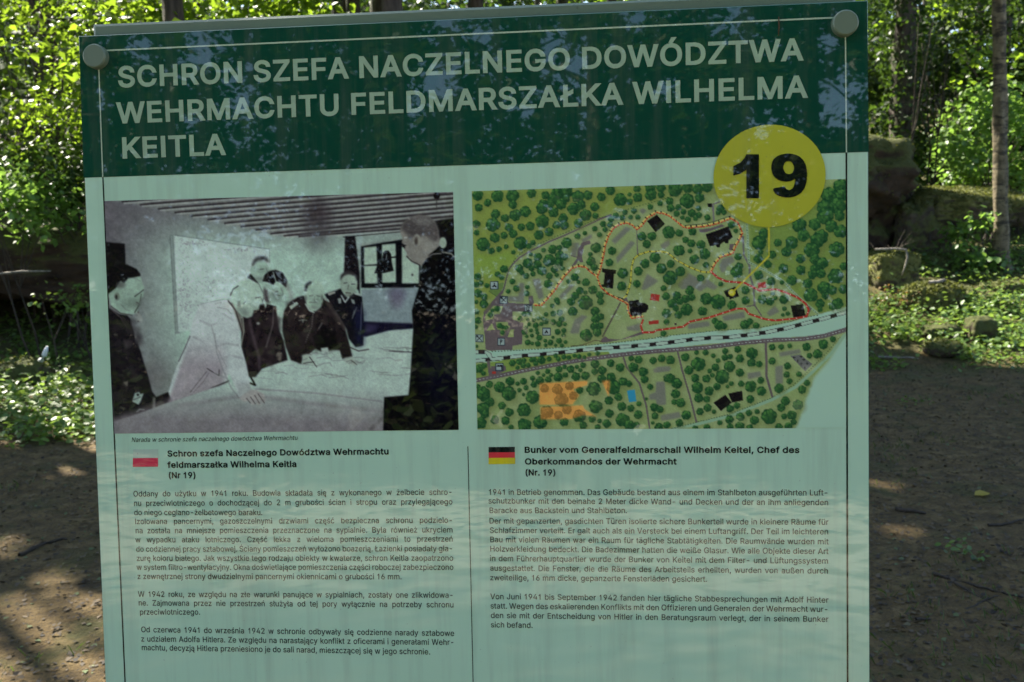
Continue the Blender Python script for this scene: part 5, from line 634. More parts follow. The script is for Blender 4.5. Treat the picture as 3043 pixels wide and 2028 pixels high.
for x, y, r in tl:
    fade = 1 - .45 * max(0, min(1, (600 - y) / 60)) if x < 2200 else 1
    for k in range(9):
        t = k * .7 + rg.random(); mc.ell(x + r * .66 * math.cos(t), y + r * .66 * math.sin(t), r * .38, r * .36, (22, 56, 30), 2, fade)
    mc.ell(x, y, r * .9, r * .86, (26, 64, 33), 2, fade)
    for k in range(int(6 + r * 1.3)):
        t = rg.random() * 6.28; q = r * .85 * math.sqrt(rg.random()); dx, dy = q * math.cos(t), q * math.sin(t); li = .5 - (dx * .5 + dy * .75) / r * .6 + rg.normal(0, .22)
        li = min(1, max(0, li)); mc.ell(x + dx, y + dy, r * .17 + .6, r * .13 + .5, (18 + 50 * li, 46 + 66 * li, 26 + 22 * li), 1.3, .75 * fade, rg.random() * 3)
# buildings
BK = (17, 14, 14); RD = (138, 42, 32)
for q in (P_(R4, '1740,450;1835,385;1915,478;1825,560'), P_(R4, '1305,908;1443,925;1435,960;1420,965;1410,1105;1300,1090;1300,1065;1320,1060;1330,955;1300,940'), P_(R4, '1565,1225;1660,1212;1668,1245;1720,1245;1750,1265;1752,1305;1730,1335;1690,1345;1690,1375;1590,1387;1575,1330'), P_(D, '478,578;700,500;745,605;700,640;700,665;670,665;660,650;620,680;620,705;590,705;580,685;520,695'),
          P_(D, '655,1130;770,1085;805,1180;715,1210;705,1185;685,1190'), P_(D, '1305,1270;1425,1252;1450,1370;1330,1385'), P_(E_, '665,1165;805,1072;880,1165;755,1262'), P_(E_, '838,1058;1000,1025;1013,1140;885,1165'), P_(D, '176,1438;200,1438;200,1460;178,1460')): mc.poly(q, BK)
for q in (P_(R4, '1780,1153;1865,1165;1855,1228;1770,1215'), P_(R4, '1755,1420;1855,1410;1855,1445;1760,1455'), P_(D, '983,1050;1060,1038;1070,1095;990,1105'), P_(F_, '285,800;330,800;330,832;280,830')): mc.poly(q, RD, 0)
mc.poly(P_(F_, '1855,1025;1945,1012;1965,1150;1880,1160'), (40, 118, 140)); cem = P_(E_, '1560,620;1680,605;1820,715;1735,800'); mc.poly(cem, (84, 84, 80))
for x, y in pts('1605,640;1690,628;1650,680;1720,665;1690,715;1760,708;1728,762'):
    mc.line(P_(E_, '%d,%d;%d,%d' % (x - 15, y, x + 15, y)), 1.6, BK); mc.line(P_(E_, '%d,%d;%d,%d' % (x, y - 14, x, y + 14)), 1.6, BK)
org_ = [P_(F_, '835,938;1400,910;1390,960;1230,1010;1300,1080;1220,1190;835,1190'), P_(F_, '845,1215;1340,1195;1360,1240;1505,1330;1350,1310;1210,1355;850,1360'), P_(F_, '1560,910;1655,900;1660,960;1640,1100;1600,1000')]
for q in org_:  # orange glare painted into the map colours, not part of the map
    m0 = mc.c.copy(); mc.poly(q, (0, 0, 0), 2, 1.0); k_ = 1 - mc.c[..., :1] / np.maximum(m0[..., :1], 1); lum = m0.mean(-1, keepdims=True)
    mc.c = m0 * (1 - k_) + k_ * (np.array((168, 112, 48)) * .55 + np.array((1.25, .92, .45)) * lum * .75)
# walking routes
red = P_(R4, '650,1262;710,1268;760,1215;850,1110;930,990;1010,905;1080,885;1140,895;1200,950;1255,985;1285,920;1305,830;1320,760;1335,680;1365,590;1410,520;1470,480;1540,465;1600,490;1640,530;1690,490;1740,420;1830,365;1900,375;1960,400') + P_(B4, '860,450;940,460;1030,500;1140,590;1230,665;1300,670;1500,655;1600,640;1740,600;1900,540')[3:] + P_(D, '720,420;790,460;835,560;810,620;770,690;740,760;620,800;570,860;530,940')
red2 = P_(D, '530,940;600,1000;680,1035;860,1050;940,1090;1000,1125;1160,1110;1250,1140;1370,1190;1450,1250;1480,1310;1460,1375;1350,1395;1150,1415;1050,1400;900,1350;860,1300;780,1300;640,1345;500,1390;330,1425;260,1475;0,1510') + P_(R4, '1800,1530;1700,1530;1680,1470;1700,1410')
red3 = P_(R4, '1255,985;1290,1090;1370,1160;1440,1195;1500,1225;1550,1250;1560,1330;1590,1390;1700,1375')
yel = P_(R4, '1500,1205;1540,1175;1580,1050;1590,900;1610,820;1660,775;1760,745;1900,745') + P_(D, '20,742;110,755;200,830;330,900;450,945;520,945')
mc.line(yel, 6, (52, 66, 30)); mc.line(yel, 4.6, (164, 156, 56)); mc.line(yel, 5.4, (20, 18, 14), dash=(18, 3.2))
for q in (red, red3): mc.line([(x - 1.5, y - 1.8) for x, y in q], 5.4, (176, 160, 84), dash=(17, 13)); mc.line([(x - 1.5, y - 2.4) for x, y in q], 7, (18, 16, 14), dash=(17, 3.4), phase=4); mc.line([(x + 1, y + 1.2) for x, y in q], 4, (160, 44, 28), dash=(9, 7))
mc.line(red2, 6, (120, 34, 28)); mc.line(red2, 4.6, (150, 40, 30)); mc.line(red2, 2.6, (200, 176, 160), dash=(21, 3))
mc.line(P_(D, '1092,500;1095,788;740,1140'), 4.4, (160, 150, 40)); mc.ell(D[0] + 735 / D[2], D[1] + 1145 / D[2], 10, 10, (164, 156, 40))
# pictograms
def icon(x0, y0, x1, y1, o):
    a = (o[0] + x0 / o[2], o[1] + y0 / o[2]); b = (o[0] + x1 / o[2], o[1] + y1 / o[2])
    q = lambda e: [(a[0] + e, a[1] + e), (b[0] - e, a[1] + e), (b[0] - e, b[1] - e), (a[0] + e, b[1] - e)]
    mc.poly(q(0), (18, 30, 44)); mc.poly(q(2.2), (128, 142, 132)); return ((a[0] + b[0]) / 2, (a[1] + b[1]) / 2)
K = (14, 16, 20)
x, y = icon(219, 1033, 297, 1112, R4); mc.ell(x, y - 5, 2.2, 2.2, K); mc.poly([(x, y - 3), (x + 8, y + 6), (x + 3, y + 7), (x, y + 3), (x - 3, y + 7), (x - 8, y + 6)], K)
for q in ((308, 1178, 388, 1252, R4), (88, 368, 182, 462, F_)):
    x, y = icon(*q); mc.line([(x - 7, y - 7), (x + 7, y + 7)], 2, K); mc.line([(x + 7, y - 7), (x - 7, y + 7)], 2, K); mc.ell(x - 6, y - 6, 3, 3, K); mc.ell(x + 6, y - 6, 2, 2.4, K)
x, y = icon(550, 1260, 626, 1330, R4); mc.line([(x - 5, y - 3), (x - 5, y + 7), (x + 5, y + 7), (x + 5, y - 3), (x - 5, y - 3)], 1.4, K); mc.line([(x, y - 3), (x, y + 7)], 2.4, K); mc.line([(x - 6, y - 7), (x - 1, y - 4), (x + 1, y - 4), (x + 6, y - 7)], 1.8, K)
x, y = icon(723, 1485, 805, 1560, R4); mc.poly([(x, y - 6), (x + 7, y + 6), (x + 2.5, y + 6), (x, y + 2), (x - 2.5, y + 6), (x - 7, y + 6)], K)
x, y = icon(345, 410, 433, 500, F_); mc.line([(x - 2.5, y + 7), (x - 2.5, y - 6), (x + 1, y - 6), (x + 3, y - 3), (x + 1, y + .5), (x - 2, y + .5)], 2.6, K)
x, y = icon(322, 705, 418, 795, F_); mc.line([(x + 7, y - 5), (x + 7, y + 8)], 4, K); mc.ell(x - 4, y - 4, 3, 3.4, K); mc.ell(x + 2, y - 4, 3, 3, K); mc.line([(x - 8, y - 2), (x + 5, y - 2)], 2, K)
gr = (vnoise(mc.h, mc.w, 1.6, rg) - .5) * .16; gr = gr * (mc.c[..., 2] < 110); mc.c = np.clip((mc.c * 1.02 + 6) * (1 + gr[..., None]), 5, 255)
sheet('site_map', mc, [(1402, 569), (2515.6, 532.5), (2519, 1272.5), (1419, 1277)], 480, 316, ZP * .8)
# ================================================================ THE PLACE: ground, ruins, trees, undergrowth
def leaf_mat(name, dark, light, trans, tr=0.45, rough=0.42, brown=None):
    m, nt, p = nodes(name); a = N(nt, 'ShaderNodeVertexColor', layer_name='tint')
    s = N(nt, 'ShaderNodeSeparateColor'); nt.links.new(a.outputs[0], s.inputs[0])
    st = [(0, dark), (1, light)] if brown is None else [(0, dark), (.9, light), (.93, brown), (1, brown)]
    c = ramp(nt, s.outputs[0], st); nt.links.new(c, p.inputs['Base Color']); p.inputs['Roughness'].default_value = rough
    t = N(nt, 'ShaderNodeBsdfTranslucent'); nt.links.new(mix(nt, s.outputs[1], tuple(np.array(trans) * .75), tuple(np.array(trans) * 1.25)), t.inputs[0])
    mx = N(nt, 'ShaderNodeMixShader'); mx.inputs[0].default_value = tr; nt.links.new(p.outputs[0], mx.inputs[1]); nt.links.new(t.outputs[0], mx.inputs[2])
    nt.links.new(mx.outputs[0], nt.nodes['Material Output'].inputs[0]); return m
m_leaf = leaf_mat('broad_leaf', (.035, .085, .012), (.085, .15, .018), (.30, .46, .03), .5)
m_leaf2 = leaf_mat('hazel_leaf', (.05, .12, .025), (.14, .24, .06), (.28, .48, .07), .45)
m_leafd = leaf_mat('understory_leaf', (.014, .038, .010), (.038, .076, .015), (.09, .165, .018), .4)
m_leafs = leaf_mat('shade_tinted_leaf', (.010, .026, .007), (.026, .05, .011), (.05, .09, .01), .35)  # shade put into the colour: darkened leaf for the mirrored wood
m_cover = leaf_mat('ground_plant_leaf', (.05, .115, .022), (.15, .235, .055), (.26, .40, .06), .35)
m_moss = leaf_mat('moss_tuft', (.045, .06, .012), (.12, .13, .03), (.16, .18, .03), .3, .8)
m_dry = leaf_mat('dry_leaf', (.12, .07, .03), (.22, .15, .05), (.3, .18, .05), .35, .6)
m_grass = leaf_mat('grass_blade', (.035, .07, .014), (.09, .13, .03), (.16, .24, .04), .35)
m_litter = leaf_mat('litter_bits', (.016, .012, .008), (.13, .095, .055), (.03, .02, .01), .08, .8, (.10, .13, .05))
m_yleaf = leaf_mat('yellow_leaf', (.34, .27, .04), (.42, .33, .06), (.4, .35, .05), .3)

def bark_mat(name, dark, light, sx, sz, bands=0.0, moss=0.0):
    m, nt, p = nodes(name); v = coords(nt, stretch=(sx, sx, sz)); f = noise_n(nt, v, 1.0, 8, .65)
    c = ramp(nt, f, [(.36, dark), (.62, light)])
    if bands:
        b = noise_n(nt, coords(nt, stretch=(6, 6, 24)), 1.0, 9, .72); c = mix(nt, ramp(nt, b, [(.50, (0, 0, 0)), (.58, (bands,) * 3)]), c, (.018, .014, .010))
    if moss:
        b = noise_n(nt, coords(nt, 2.2), 1.0, 5, .6); c = mix(nt, ramp(nt, b, [(.45, (0, 0, 0)), (.6, (moss,) * 3)]), c, (.05, .07, .02))
    nt.links.new(c, p.inputs['Base Color']); p.inputs['Roughness'].default_value = .85
    nt.links.new(bump(nt, f, .9, .02), p.inputs['Normal']); return m
m_bark = bark_mat('dark_bark', (.022, .016, .012), (.085, .066, .05), 14, 3, moss=.6)
m_birch = bark_mat('lichen_banded_bark', (.07, .055, .03), (.22, .18, .105), 12, 9, bands=.85)
m_twig = bark_mat('twig_bark', (.02, .015, .01), (.06, .045, .03), 30, 8)
m_grey = bark_mat('grey_dead_wood', (.10, .09, .07), (.3, .27, .22), 30, 8)
m_white, _nt, _p = nodes('white_bark_strip'); _p.inputs['Base Color'].default_value = (.78, .8, .8, 1); _p.inputs['Roughness'].default_value = .5

def rock_mat(name, base, light, moss, amount):
    m, nt, p = nodes(name); v = coords(nt); f = noise_n(nt, v, 3.5, 9, .68); g = noise_n(nt, v, 1.7, 6, .6); h = noise_n(nt, v, 22, 5, .7)
    c = ramp(nt, f, [(.35, base), (.68, light)])
    ge = N(nt, 'ShaderNodeNewGeometry'); sx = N(nt, 'ShaderNodeSeparateXYZ'); nt.links.new(ge.outputs['Normal'], sx.inputs[0])
    ma = N(nt, 'ShaderNodeMath', operation='MULTIPLY_ADD'); nt.links.new(sx.outputs[2], ma.inputs[0]); ma.inputs[1].default_value = .42; nt.links.new(g, ma.inputs[2])
    k = ramp(nt, ma.outputs[0], [(.62 - amount * .3, (0, 0, 0)), (.78 - amount * .3, (1, 1, 1))])
    mc_ = mix(nt, h, tuple(np.array(moss) * .55), tuple(np.array(moss) * 1.5))
    nt.links.new(mix(nt, k, c, mc_), p.inputs['Base Color']); p.inputs['Roughness'].default_value = .92
    b1 = N(nt, 'ShaderNodeMath', operation='MULTIPLY_ADD'); nt.links.new(h, b1.inputs[0]); b1.inputs[1].default_value = .35; nt.links.new(f, b1.inputs[2])
    nt.links.new(bump(nt, b1.outputs[0], 1.0, .035), p.inputs['Normal']); return m
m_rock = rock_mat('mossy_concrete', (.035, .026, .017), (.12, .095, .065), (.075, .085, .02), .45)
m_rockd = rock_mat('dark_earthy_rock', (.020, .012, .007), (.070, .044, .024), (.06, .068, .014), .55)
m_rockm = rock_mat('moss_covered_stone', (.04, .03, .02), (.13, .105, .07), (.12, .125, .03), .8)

# -- ground sheet
def warp(n, lo, hi, c, k):
    u = np.linspace(np.arcsinh((lo - c) / k), np.arcsinh((hi - c) / k), n); return c + k * np.sinh(u)
gx = warp(260, -260, 260, 0, 5.5); gy = warp(370, -180, 500, 6, 5.0)
V = []
for y in gy:
    for x in gx: V.append((x, y, terr(x, y)))
i = np.arange(len(gx) * len(gy)).reshape(len(gy), len(gx))
Fc = np.stack([i[:-1, :-1], i[:-1, 1:], i[1:, 1:], i[1:, :-1]], -1).reshape(-1, 4)
m_ground, nt, p = nodes('trodden_forest_soil'); v = coords(nt)
n1 = noise_n(nt, v, 1.1, 7, .6); n2 = noise_n(nt, v, 9, 9, .7); n3 = noise_n(nt, v, 60, 6, .75); n4 = noise_n(nt, v, 2.6, 6, .65)
soil = ramp(nt, n2, [(.3, (.042, .025, .007)), (.5, (.112, .071, .020)), (.72, (.225, .155, .062))])
soil = mix(nt, ramp(nt, n3, [(.36, (1, 1, 1)), (.47, (0, 0, 0))]), soil, (.028, .02, .013))
soil = mix(nt, ramp(nt, n3, [(.62, (0, 0, 0)), (.70, (.7, .7, .7))]), soil, (.22, .165, .09))
mossc = mix(nt, n3, (.026, .030, .005), (.09, .085, .016))
sp = N(nt, 'ShaderNodeSeparateXYZ'); nt.links.new(v, sp.inputs[0])
mr = N(nt, 'ShaderNodeMapRange'); nt.links.new(sp.outputs[1], mr.inputs[0]); mr.inputs[1].default_value = 7.2; mr.inputs[2].default_value = 9.6; mr.inputs[3].default_value = .03; mr.inputs[4].default_value = .3
ad = N(nt, 'ShaderNodeMath', operation='ADD'); nt.links.new(n4, ad.inputs[0]); nt.links.new(mr.outputs[0], ad.inputs[1])
mr2 = N(nt, 'ShaderNodeMapRange'); nt.links.new(sp.outputs[1], mr2.inputs[0]); mr2.inputs[1].default_value = -1.5; mr2.inputs[2].default_value = -4.5
refl_pale = mix(nt, n2, (.34, .29, .21), (.58, .51, .40)); ms = N(nt, 'ShaderNodeMath', operation='MULTIPLY'); nt.links.new(mr2.outputs[0], ms.inputs[0]); nt.links.new(ramp(nt, n4, [(.42, (0, 0, 0)), (.5, (1, 1, 1))]), ms.inputs[1])  # pale ground added behind the camera to brighten the panel's reflections
soil = mix(nt, ms.outputs[0], soil, refl_pale)
gcol = mix(nt, ramp(nt, ad.outputs[0], [(.56, (0, 0, 0)), (.70, (.85, .85, .85))]), soil, mossc)
nt.links.new(gcol, p.inputs['Base Color']); p.inputs['Roughness'].default_value = .95
h_ = N(nt, 'ShaderNodeMath', operation='MULTIPLY_ADD'); nt.links.new(n3, h_.inputs[0]); h_.inputs[1].default_value = .25; nt.links.new(n2, h_.inputs[2])
nt.links.new(bump(nt, h_.outputs[0], .9, .05), p.inputs['Normal'])
tag(link('ground', mesh_np('ground', V, Fc, True), None, m_ground), kind='structure')

# -- leaves
LEAF6 = np.array([(0, 0, 0), (-.30, .28, .05), (-.34, .62, .07), (0, 1.05, -.06), (.34, .62, .07), (.30, .28, .05)])
def rot_rand(n, up=0.0, rng=RNG):
    z = rng.normal(size=(n, 3)); z[:, 2] = np.abs(z[:, 2]) + up; z /= np.linalg.norm(z, axis=1)[:, None]
    t = rng.normal(size=(n, 3)); y = t - (t * z).sum(1)[:, None] * z; y /= np.linalg.norm(y, axis=1)[:, None]
    return np.stack([np.cross(y, z), y, z], -1)       # columns = local axes
def leaves_np(C, size, up=.6, rng=RNG, simple=False, droop=0.0):
    n = len(C); Rm = rot_rand(n, up, rng)
    if droop: Rm[:, 2, 1] -= droop
    s = size * rng.uniform(.65, 1.3, n)
    T = LEAF6 if not simple else LEAF6[[0, 1, 3, 5]] * np.array([1.3, 1, 1])
    P = np.einsum('nij,kj->nki', Rm, T) * s[:, None, None] + C[:, None, :]
    k = len(T); base = (np.arange(n) * k)[:, None]
    if simple: Fc = base + np.array([0, 1, 2, 3]); 
    else: Fc = np.concatenate([base + np.array([0, 3, 2, 1]), base + np.array([0, 5, 4, 3])])
    col = np.repeat(rng.random((n, 3)), k, 0)
    return P.reshape(-1, 3), Fc, col
def leaves_obj(name, C, size, mat, parent=None, up=.6, simple=False, droop=0.0, rng=RNG):
    V, Fc, col = leaves_np(np.asarray(C, float), size, up, rng, simple, droop); return link(name, mesh_np(name, V, Fc, colors=col), parent, mat)
SUNV = np.array(sd)
TUN = []                               # gaps cut in the leaves to aim the sun at chosen spots
def lit(px, py, r, Y=None):
    p_ = gp(px, py) if Y is None else at(px, py, Y); TUN.append((np.array(p_), r))
def cull(C, pad=0.0):
    keep = np.ones(len(C), bool)
    for p_, r in TUN:
        d = C - p_; t = d @ SUNV; q = np.linalg.norm(d - t[:, None] * SUNV, axis=1); keep &= ~((q < r + pad) & (t > 1.2))
    return C[keep]

HOLES = []  # openings carved in the rear foliage so sky glints show in the panel
def mirror_hole(px, py, r):
    d = ray(px, py); t = (BC - CAM).dot(bn) / d.dot(bn); p_ = CAM + d * t; m_ = d - bn * (2 * d.dot(bn)); HOLES.append((np.array(p_), np.array(m_), r))
for h_ in ((1330, 75, .5), (1440, 110, .36), (1700, 215, .5), (1640, 120, .32), (1300, 250, .5), (1240, 320, .34), (1760, 330, .3), (600, 130, .3), (410, 140, .2), (720, 300, .34), (1900, 60, .26), (2170, 55, .3), (2500, 290, .5), (2460, 120, .3), (2280, 372, .26), (300, 300, .22), (1560, 330, .26), (1980, 260, .26), (560, 360, .2)): mirror_hole(*h_)
def cull_holes(C, rng):
    keep = np.ones(len(C), bool); j = np.array([.15 + 1.5 * max(0, noise.noise(Vector(q_ * 2.4)) + .5) for q_ in C]) * rng.uniform(.7, 1.2, len(C))
    for p_, d, r in HOLES:
        v = C - p_; t = v @ d; q = np.linalg.norm(v - t[:, None] * d, axis=1); keep &= ~(q < r * j * np.clip(t / 12, .5, 2))
    return C[keep]
def tube(path, radii, n=10, seed=0, rough=0.0):
    V = []; Fs = []; path = [Vector(q) for q in path]
    for k, (q, r) in enumerate(zip(path, radii)):
        d = (path[min(k + 1, len(path) - 1)] - path[max(k - 1, 0)]).normalized(); a = d.orthogonal().normalized() if abs(d.z) < .7 else Vector((1, 0, 0)) - d * d.x; a.normalize(); b = d.cross(a)
        for j in range(n):
            t = 2 * math.pi * j / n; rr = r * (1 + rough * noise.noise(Vector((math.cos(t) * 1.7 + seed, math.sin(t) * 1.7, q.z * 2.2))))
            V.append(q + (a * math.cos(t) + b * math.sin(t)) * rr)
    for k in range(len(path) - 1):
        for j in range(n): Fs.append((k * n + j, k * n + (j + 1) % n, (k + 1) * n + (j + 1) % n, (k + 1) * n + j))
    Fs.append(tuple(range((len(path) - 1) * n, len(path) * n))); return V, Fs
def merge(parts):
    V = []; Fs = []
    for v, f in parts: k = len(V); V += list(v); Fs += [tuple(k + i for i in t) for t in f]
    return V, Fs
def wpath(p0, p1, n, wob, rnd):
    return [p0.lerp(p1, k / n) + Vector([rnd.gauss(0, wob) * (0 < k) for _ in range(3)]) for k in range(n + 1)]

def tree(loc, dia, h, cb, cr, label, mat=m_bark, group=None, lean=(0, 0), leafmat=m_leaf, nclump=70, per=70, lsize=.11, seed=1, flare=1.5, limbs=9, kind='deciduous_tree', tun=True, low=0):
    rnd = random.Random(seed); rng = np.random.default_rng(seed)
    e = empty(kind, loc); tag(e, label, 'tree', group); e.location = Vector(loc) - Vector((0, 0, .08))
    n = 14; path = []; rad = []
    for k in range(n + 1):
        t = k / n; z = h * t
        path.append(Vector((lean[0] * z + .10 * math.sin(t * 5 + seed) * t, lean[1] * z + .08 * math.cos(t * 4 + seed) * t, z)))
        rad.append(dia / 2 * (1 - .72 * t) * (1 + (flare - 1) * math.exp(-z / (dia * 1.1))))
    extra = [path[0].lerp(path[1], f) for f in (.12, .3, .6)]
    path = [path[0]] + extra + path[1:]; rad = [dia / 2 * (1 - .72 * q.z / h) * (1 + (flare - 1) * math.exp(-q.z / (dia * 1.1))) for q in path]
    fp = []; fr = []
    for k in range(len(path) - 1):
        m_ = 8 if path[k].z < 5 else 3
        for j in range(m_): fp.append(path[k].lerp(path[k + 1], j / m_)); fr.append((rad[k] + (rad[k + 1] - rad[k]) * j / m_) * (1 + .035 * noise.noise(Vector((seed, 0, fp[-1].z * 5)))))
    parts = [tube(fp + path[-1:], fr + rad[-1:], 20, seed, .24)]
    ctr = Vector((lean[0] * h, lean[1] * h, (cb + h) / 2)); tips = []
    for k in range(limbs):
        t = rnd.uniform(cb / h * .8, .92); b = Vector((lean[0] * h * t, lean[1] * h * t, h * t)); a = rnd.uniform(0, 6.28); L = cr * rnd.uniform(.6, 1.0) * (1.1 - .5 * t)
        tip = b + Vector((math.cos(a) * L, math.sin(a) * L, L * rnd.uniform(.15, .7))); r = dia * .17 * (1 - t * .5)
        parts.append(tube(wpath(b, tip, 6, L * .035, rnd), [r * (1 - .14 * i) for i in range(7)], 7, seed, .1)); tips.append(tip)
        for _ in range(2):
            m_ = b.lerp(tip, rnd.uniform(.4, .8)); t2 = m_ + Vector((rnd.gauss(0, 1), rnd.gauss(0, 1), rnd.uniform(0, .8))) * L * .35; parts.append(tube(wpath(m_, t2, 4, L * .03, rnd), [r * .4 * (1 - .2 * i) for i in range(5)], 5))
    V, Fs = merge(parts); link('trunk', mesh_list('trunk', V, Fs, True), e, mat)
    C = []
    for k in range(nclump):
        u = rng.normal(size=3); u /= np.linalg.norm(u); rr = rng.uniform(.2, 1.0) ** .6
        c = np.array([ctr.x + u[0] * cr * rr, ctr.y + u[1] * cr * rr, ctr.z + u[2] * (h - cb) * .56 * rr])
        C.append(rng.normal(size=(per, 3)) * np.array([.5, .5, .22]) * rng.uniform(.6, 1.25) + c)
    for k in range(low):                # low hanging sprays
        a = rng.uniform(0, 6.28); q = rng.uniform(.5, 1) * cr; c = np.array([math.cos(a) * q, math.sin(a) * q, cb * rng.uniform(.35, .95)]); C.append(rng.normal(size=(per, 3)) * np.array([.45, .45, .14]) + c)
    C = np.concatenate(C)
    if tun: C = cull(C + np.array(e.location)) - np.array(e.location)
    if loc[1] < -5: C = cull_holes(C + np.array(e.location), rng) - np.array(e.location)
    leaves_obj('crown', C, lsize, leafmat, e, up=.9, simple=True, rng=rng)
    return e

def shrub(px, py, Y, rx, ry, rz, label, mat, n, lsize, seed, loc=None, name='hazel_bush', cat='bush', group=None, single=0, gaps=.25, tun=False, up=.7, stems=7, droop=.25, clump=.16, base=None):
    tun = True
    """foliage centred on a point, stems rising from the ground below it"""
    rng = np.random.default_rng(seed); rnd = random.Random(seed)
    c = np.array(at(px, py, Y)) if loc is None else np.array(loc)
    gz = terr(c[0], c[1]) if base is None else base; e = empty(name, (c[0], c[1], gz)); tag(e, label, cat, group)
    k = max(8, int(n / 46)); cc = rng.normal(size=(k, 3)); cc /= np.linalg.norm(cc, axis=1)[:, None]; cc = cc * (rng.uniform(.15, 1, k) ** .45)[:, None] * np.array([rx, ry, rz]) + c - np.array([c[0], c[1], gz])
    keep = np.array([noise.noise(Vector(q * 1.1 + seed)) > -gaps - .1 for q in cc]); cc = cc[keep]; idx = rng.integers(0, len(cc), n)
    P = cc[idx] + rng.normal(size=(n, 3)) * np.array([clump * 1.15, clump * 1.15, clump * .6]); P[:, 2] = np.maximum(P[:, 2], .03)
    if tun: P = cull(P + np.array(e.location)) - np.array(e.location)
    if c[1] < -5: P = cull_holes(P + np.array(e.location), rng) - np.array(e.location)
    parts = []; order = rng.permutation(len(cc))[:stems * 5]
    for s_ in range(stems):
        b = Vector((rnd.gauss(0, .12), rnd.gauss(0, .12), -.03)); ends = [Vector(cc[j]) for j in order[s_ * 5:s_ * 5 + 5]]
        if not ends: continue
        top = ends[0]; mid_ = b.lerp(top, .45) + Vector((0, 0, .15 * rz)); r = .010 + .008 * rz
        parts.append(tube([b, b.lerp(mid_, .5) + Vector((rnd.gauss(0, .04), 0, 0)), mid_, mid_.lerp(top, .5), top], [r, r * .85, r * .65, r * .4, r * .2], 6))
        for q in ends[1:]: parts.append(tube([mid_, mid_.lerp(q, .5) + Vector((0, 0, .06)), q], [r * .5, r * .3, r * .12], 5))
    V, Fs = merge(parts); link('stem', mesh_list('stem', V, Fs, True), e, m_twig)
    if single:
        w = P + np.array(e.location); d = np.linalg.norm(w - np.array(CAM), axis=1); o_ = np.argsort(d)[:single]; V1, F1, c1 = leaves_np(np.zeros((1, 3)), 1.0, 50, np.random.default_rng(2)); 
        me = mesh_np('leaf', LEAF6, np.array([(0, 3, 2, 1), (0, 5, 4, 3)]), colors=np.full((6, 3), .6)); me.materials.append(mat); Rm = rot_rand(len(o_), up, rng)
        for j, q in enumerate(o_):
            lf = bpy.data.objects.new('leaf', me); COL.objects.link(lf); lf.parent = e; s_ = lsize * rng.uniform(.8, 1.3); mt = Matrix(Rm[j].tolist()).to_4x4() @ Matrix.Scale(s_, 4); mt.translation = P[q]; lf.matrix_local = mt
        P = np.delete(P, o_, 0)
    f = leaves_obj('foliage', P, lsize, mat, e, up=up, droop=droop, rng=rng, simple=loc is not None)
    if single: f['kind'] = 'stuff'
    return e

def ico(n):
    import bmesh
    bm = bmesh.new(); bmesh.ops.create_icosphere(bm, subdivisions=n, radius=1); V = np.array([v.co[:] for v in bm.verts]); Fc = np.array([[v.index for v in f.verts] for f in bm.faces]); bm.free(); return V, Fc
_ico = {k: ico(k) for k in (4, 5, 6)}
def rock(name, loc, dims, label, mat, seed, sub=5, box_=0.0, rough=.16, rz=0, cat='stone', tilt=(0, 0), group=None, mossn=0, parent=None, freq=1.6, mossmat=None):
    V, Fc = _ico[sub]; V = V.copy()
    if box_: m_ = np.abs(V).max(1)[:, None]; V = V * (1 - box_) + V / m_ * box_ * .86
    out = []
    for q in V:
        w = Vector(np.array(q) * np.array(dims) / np.mean(dims)) * freq * 1.2 + Vector((seed * 3.7, seed, -seed)); d = 1 + rough * noise.fractal(w, 1, 2, 5) + rough * .35 * noise.noise(w * 6); out.append((q[0] * d, q[1] * d, q[2] * d))
    V = np.array(out) * np.array(dims) / 2; Rm = np.array(Matrix.Rotation(tilt[0], 3, 'X') @ Matrix.Rotation(tilt[1], 3, 'Y')); V = V @ Rm.T
    me = mesh_np(name, V, Fc, True); o = link(name, me, parent, mat); o.location = loc; o.rotation_euler = (0, 0, rz)
    if parent is None: tag(o, label, cat, group)
    if mossn:
        rng = np.random.default_rng(seed); tri = V[Fc]; nn = np.cross(tri[:, 1] - tri[:, 0], tri[:, 2] - tri[:, 0]); ar = np.linalg.norm(nn, axis=1); nz = nn[:, 2] / np.maximum(ar, 1e-9)
        w = ar * np.clip(nz + .15, 0, 1); idx = rng.choice(len(Fc), mossn, p=w / w.sum()); C = tri[idx].mean(1) + rng.normal(size=(mossn, 3)) * .008
        f = leaves_obj('moss', C, .03, mossmat or m_moss, o, up=.2, rng=rng, simple=True); f['kind'] = 'stuff'
    return o
def bottom(px, py, hgt):               # stone resting at a ground pixel
    q = gp(px, py); return Vector((q.x, q.y, q.z + hgt * .36))

# sunlit spots
lit(2975, 420, 1.8, 12.9); lit(2890, 590, 1.1, 12.3); lit(2900, 935, 1.4); lit(2660, 930, 1.1); lit(2770, 880, .6); lit(2900, 700, .5, 11.3); lit(3000, 940, 1.0); lit(2640, 800, .35, 10.8)
lit(118, 1055, .3, 7.9); lit(80, 250, 1.5, 9.2); lit(40, 600, .8, 9.0); lit(150, 30, 1.2, 9.5); lit(220, 1075, .28); lit(2620, 380, .5, 14); lit(2740, 120, .9, 13); lit(700, 10, 2.0, 12)
lit(50, 1970, .55); lit(120, 1990, .3); lit(225, 1400, .22); lit(0, 1640, .2); lit(2650, 1130, .13); lit(2700, 1150, .12); lit(2610, 1440, .15); lit(2690, 1595, .14); lit(2600, 1110, .1); lit(2870, 1245, .12); lit(300, 1870, .16); lit(180, 1700, .15); lit(2780, 1880, .1)

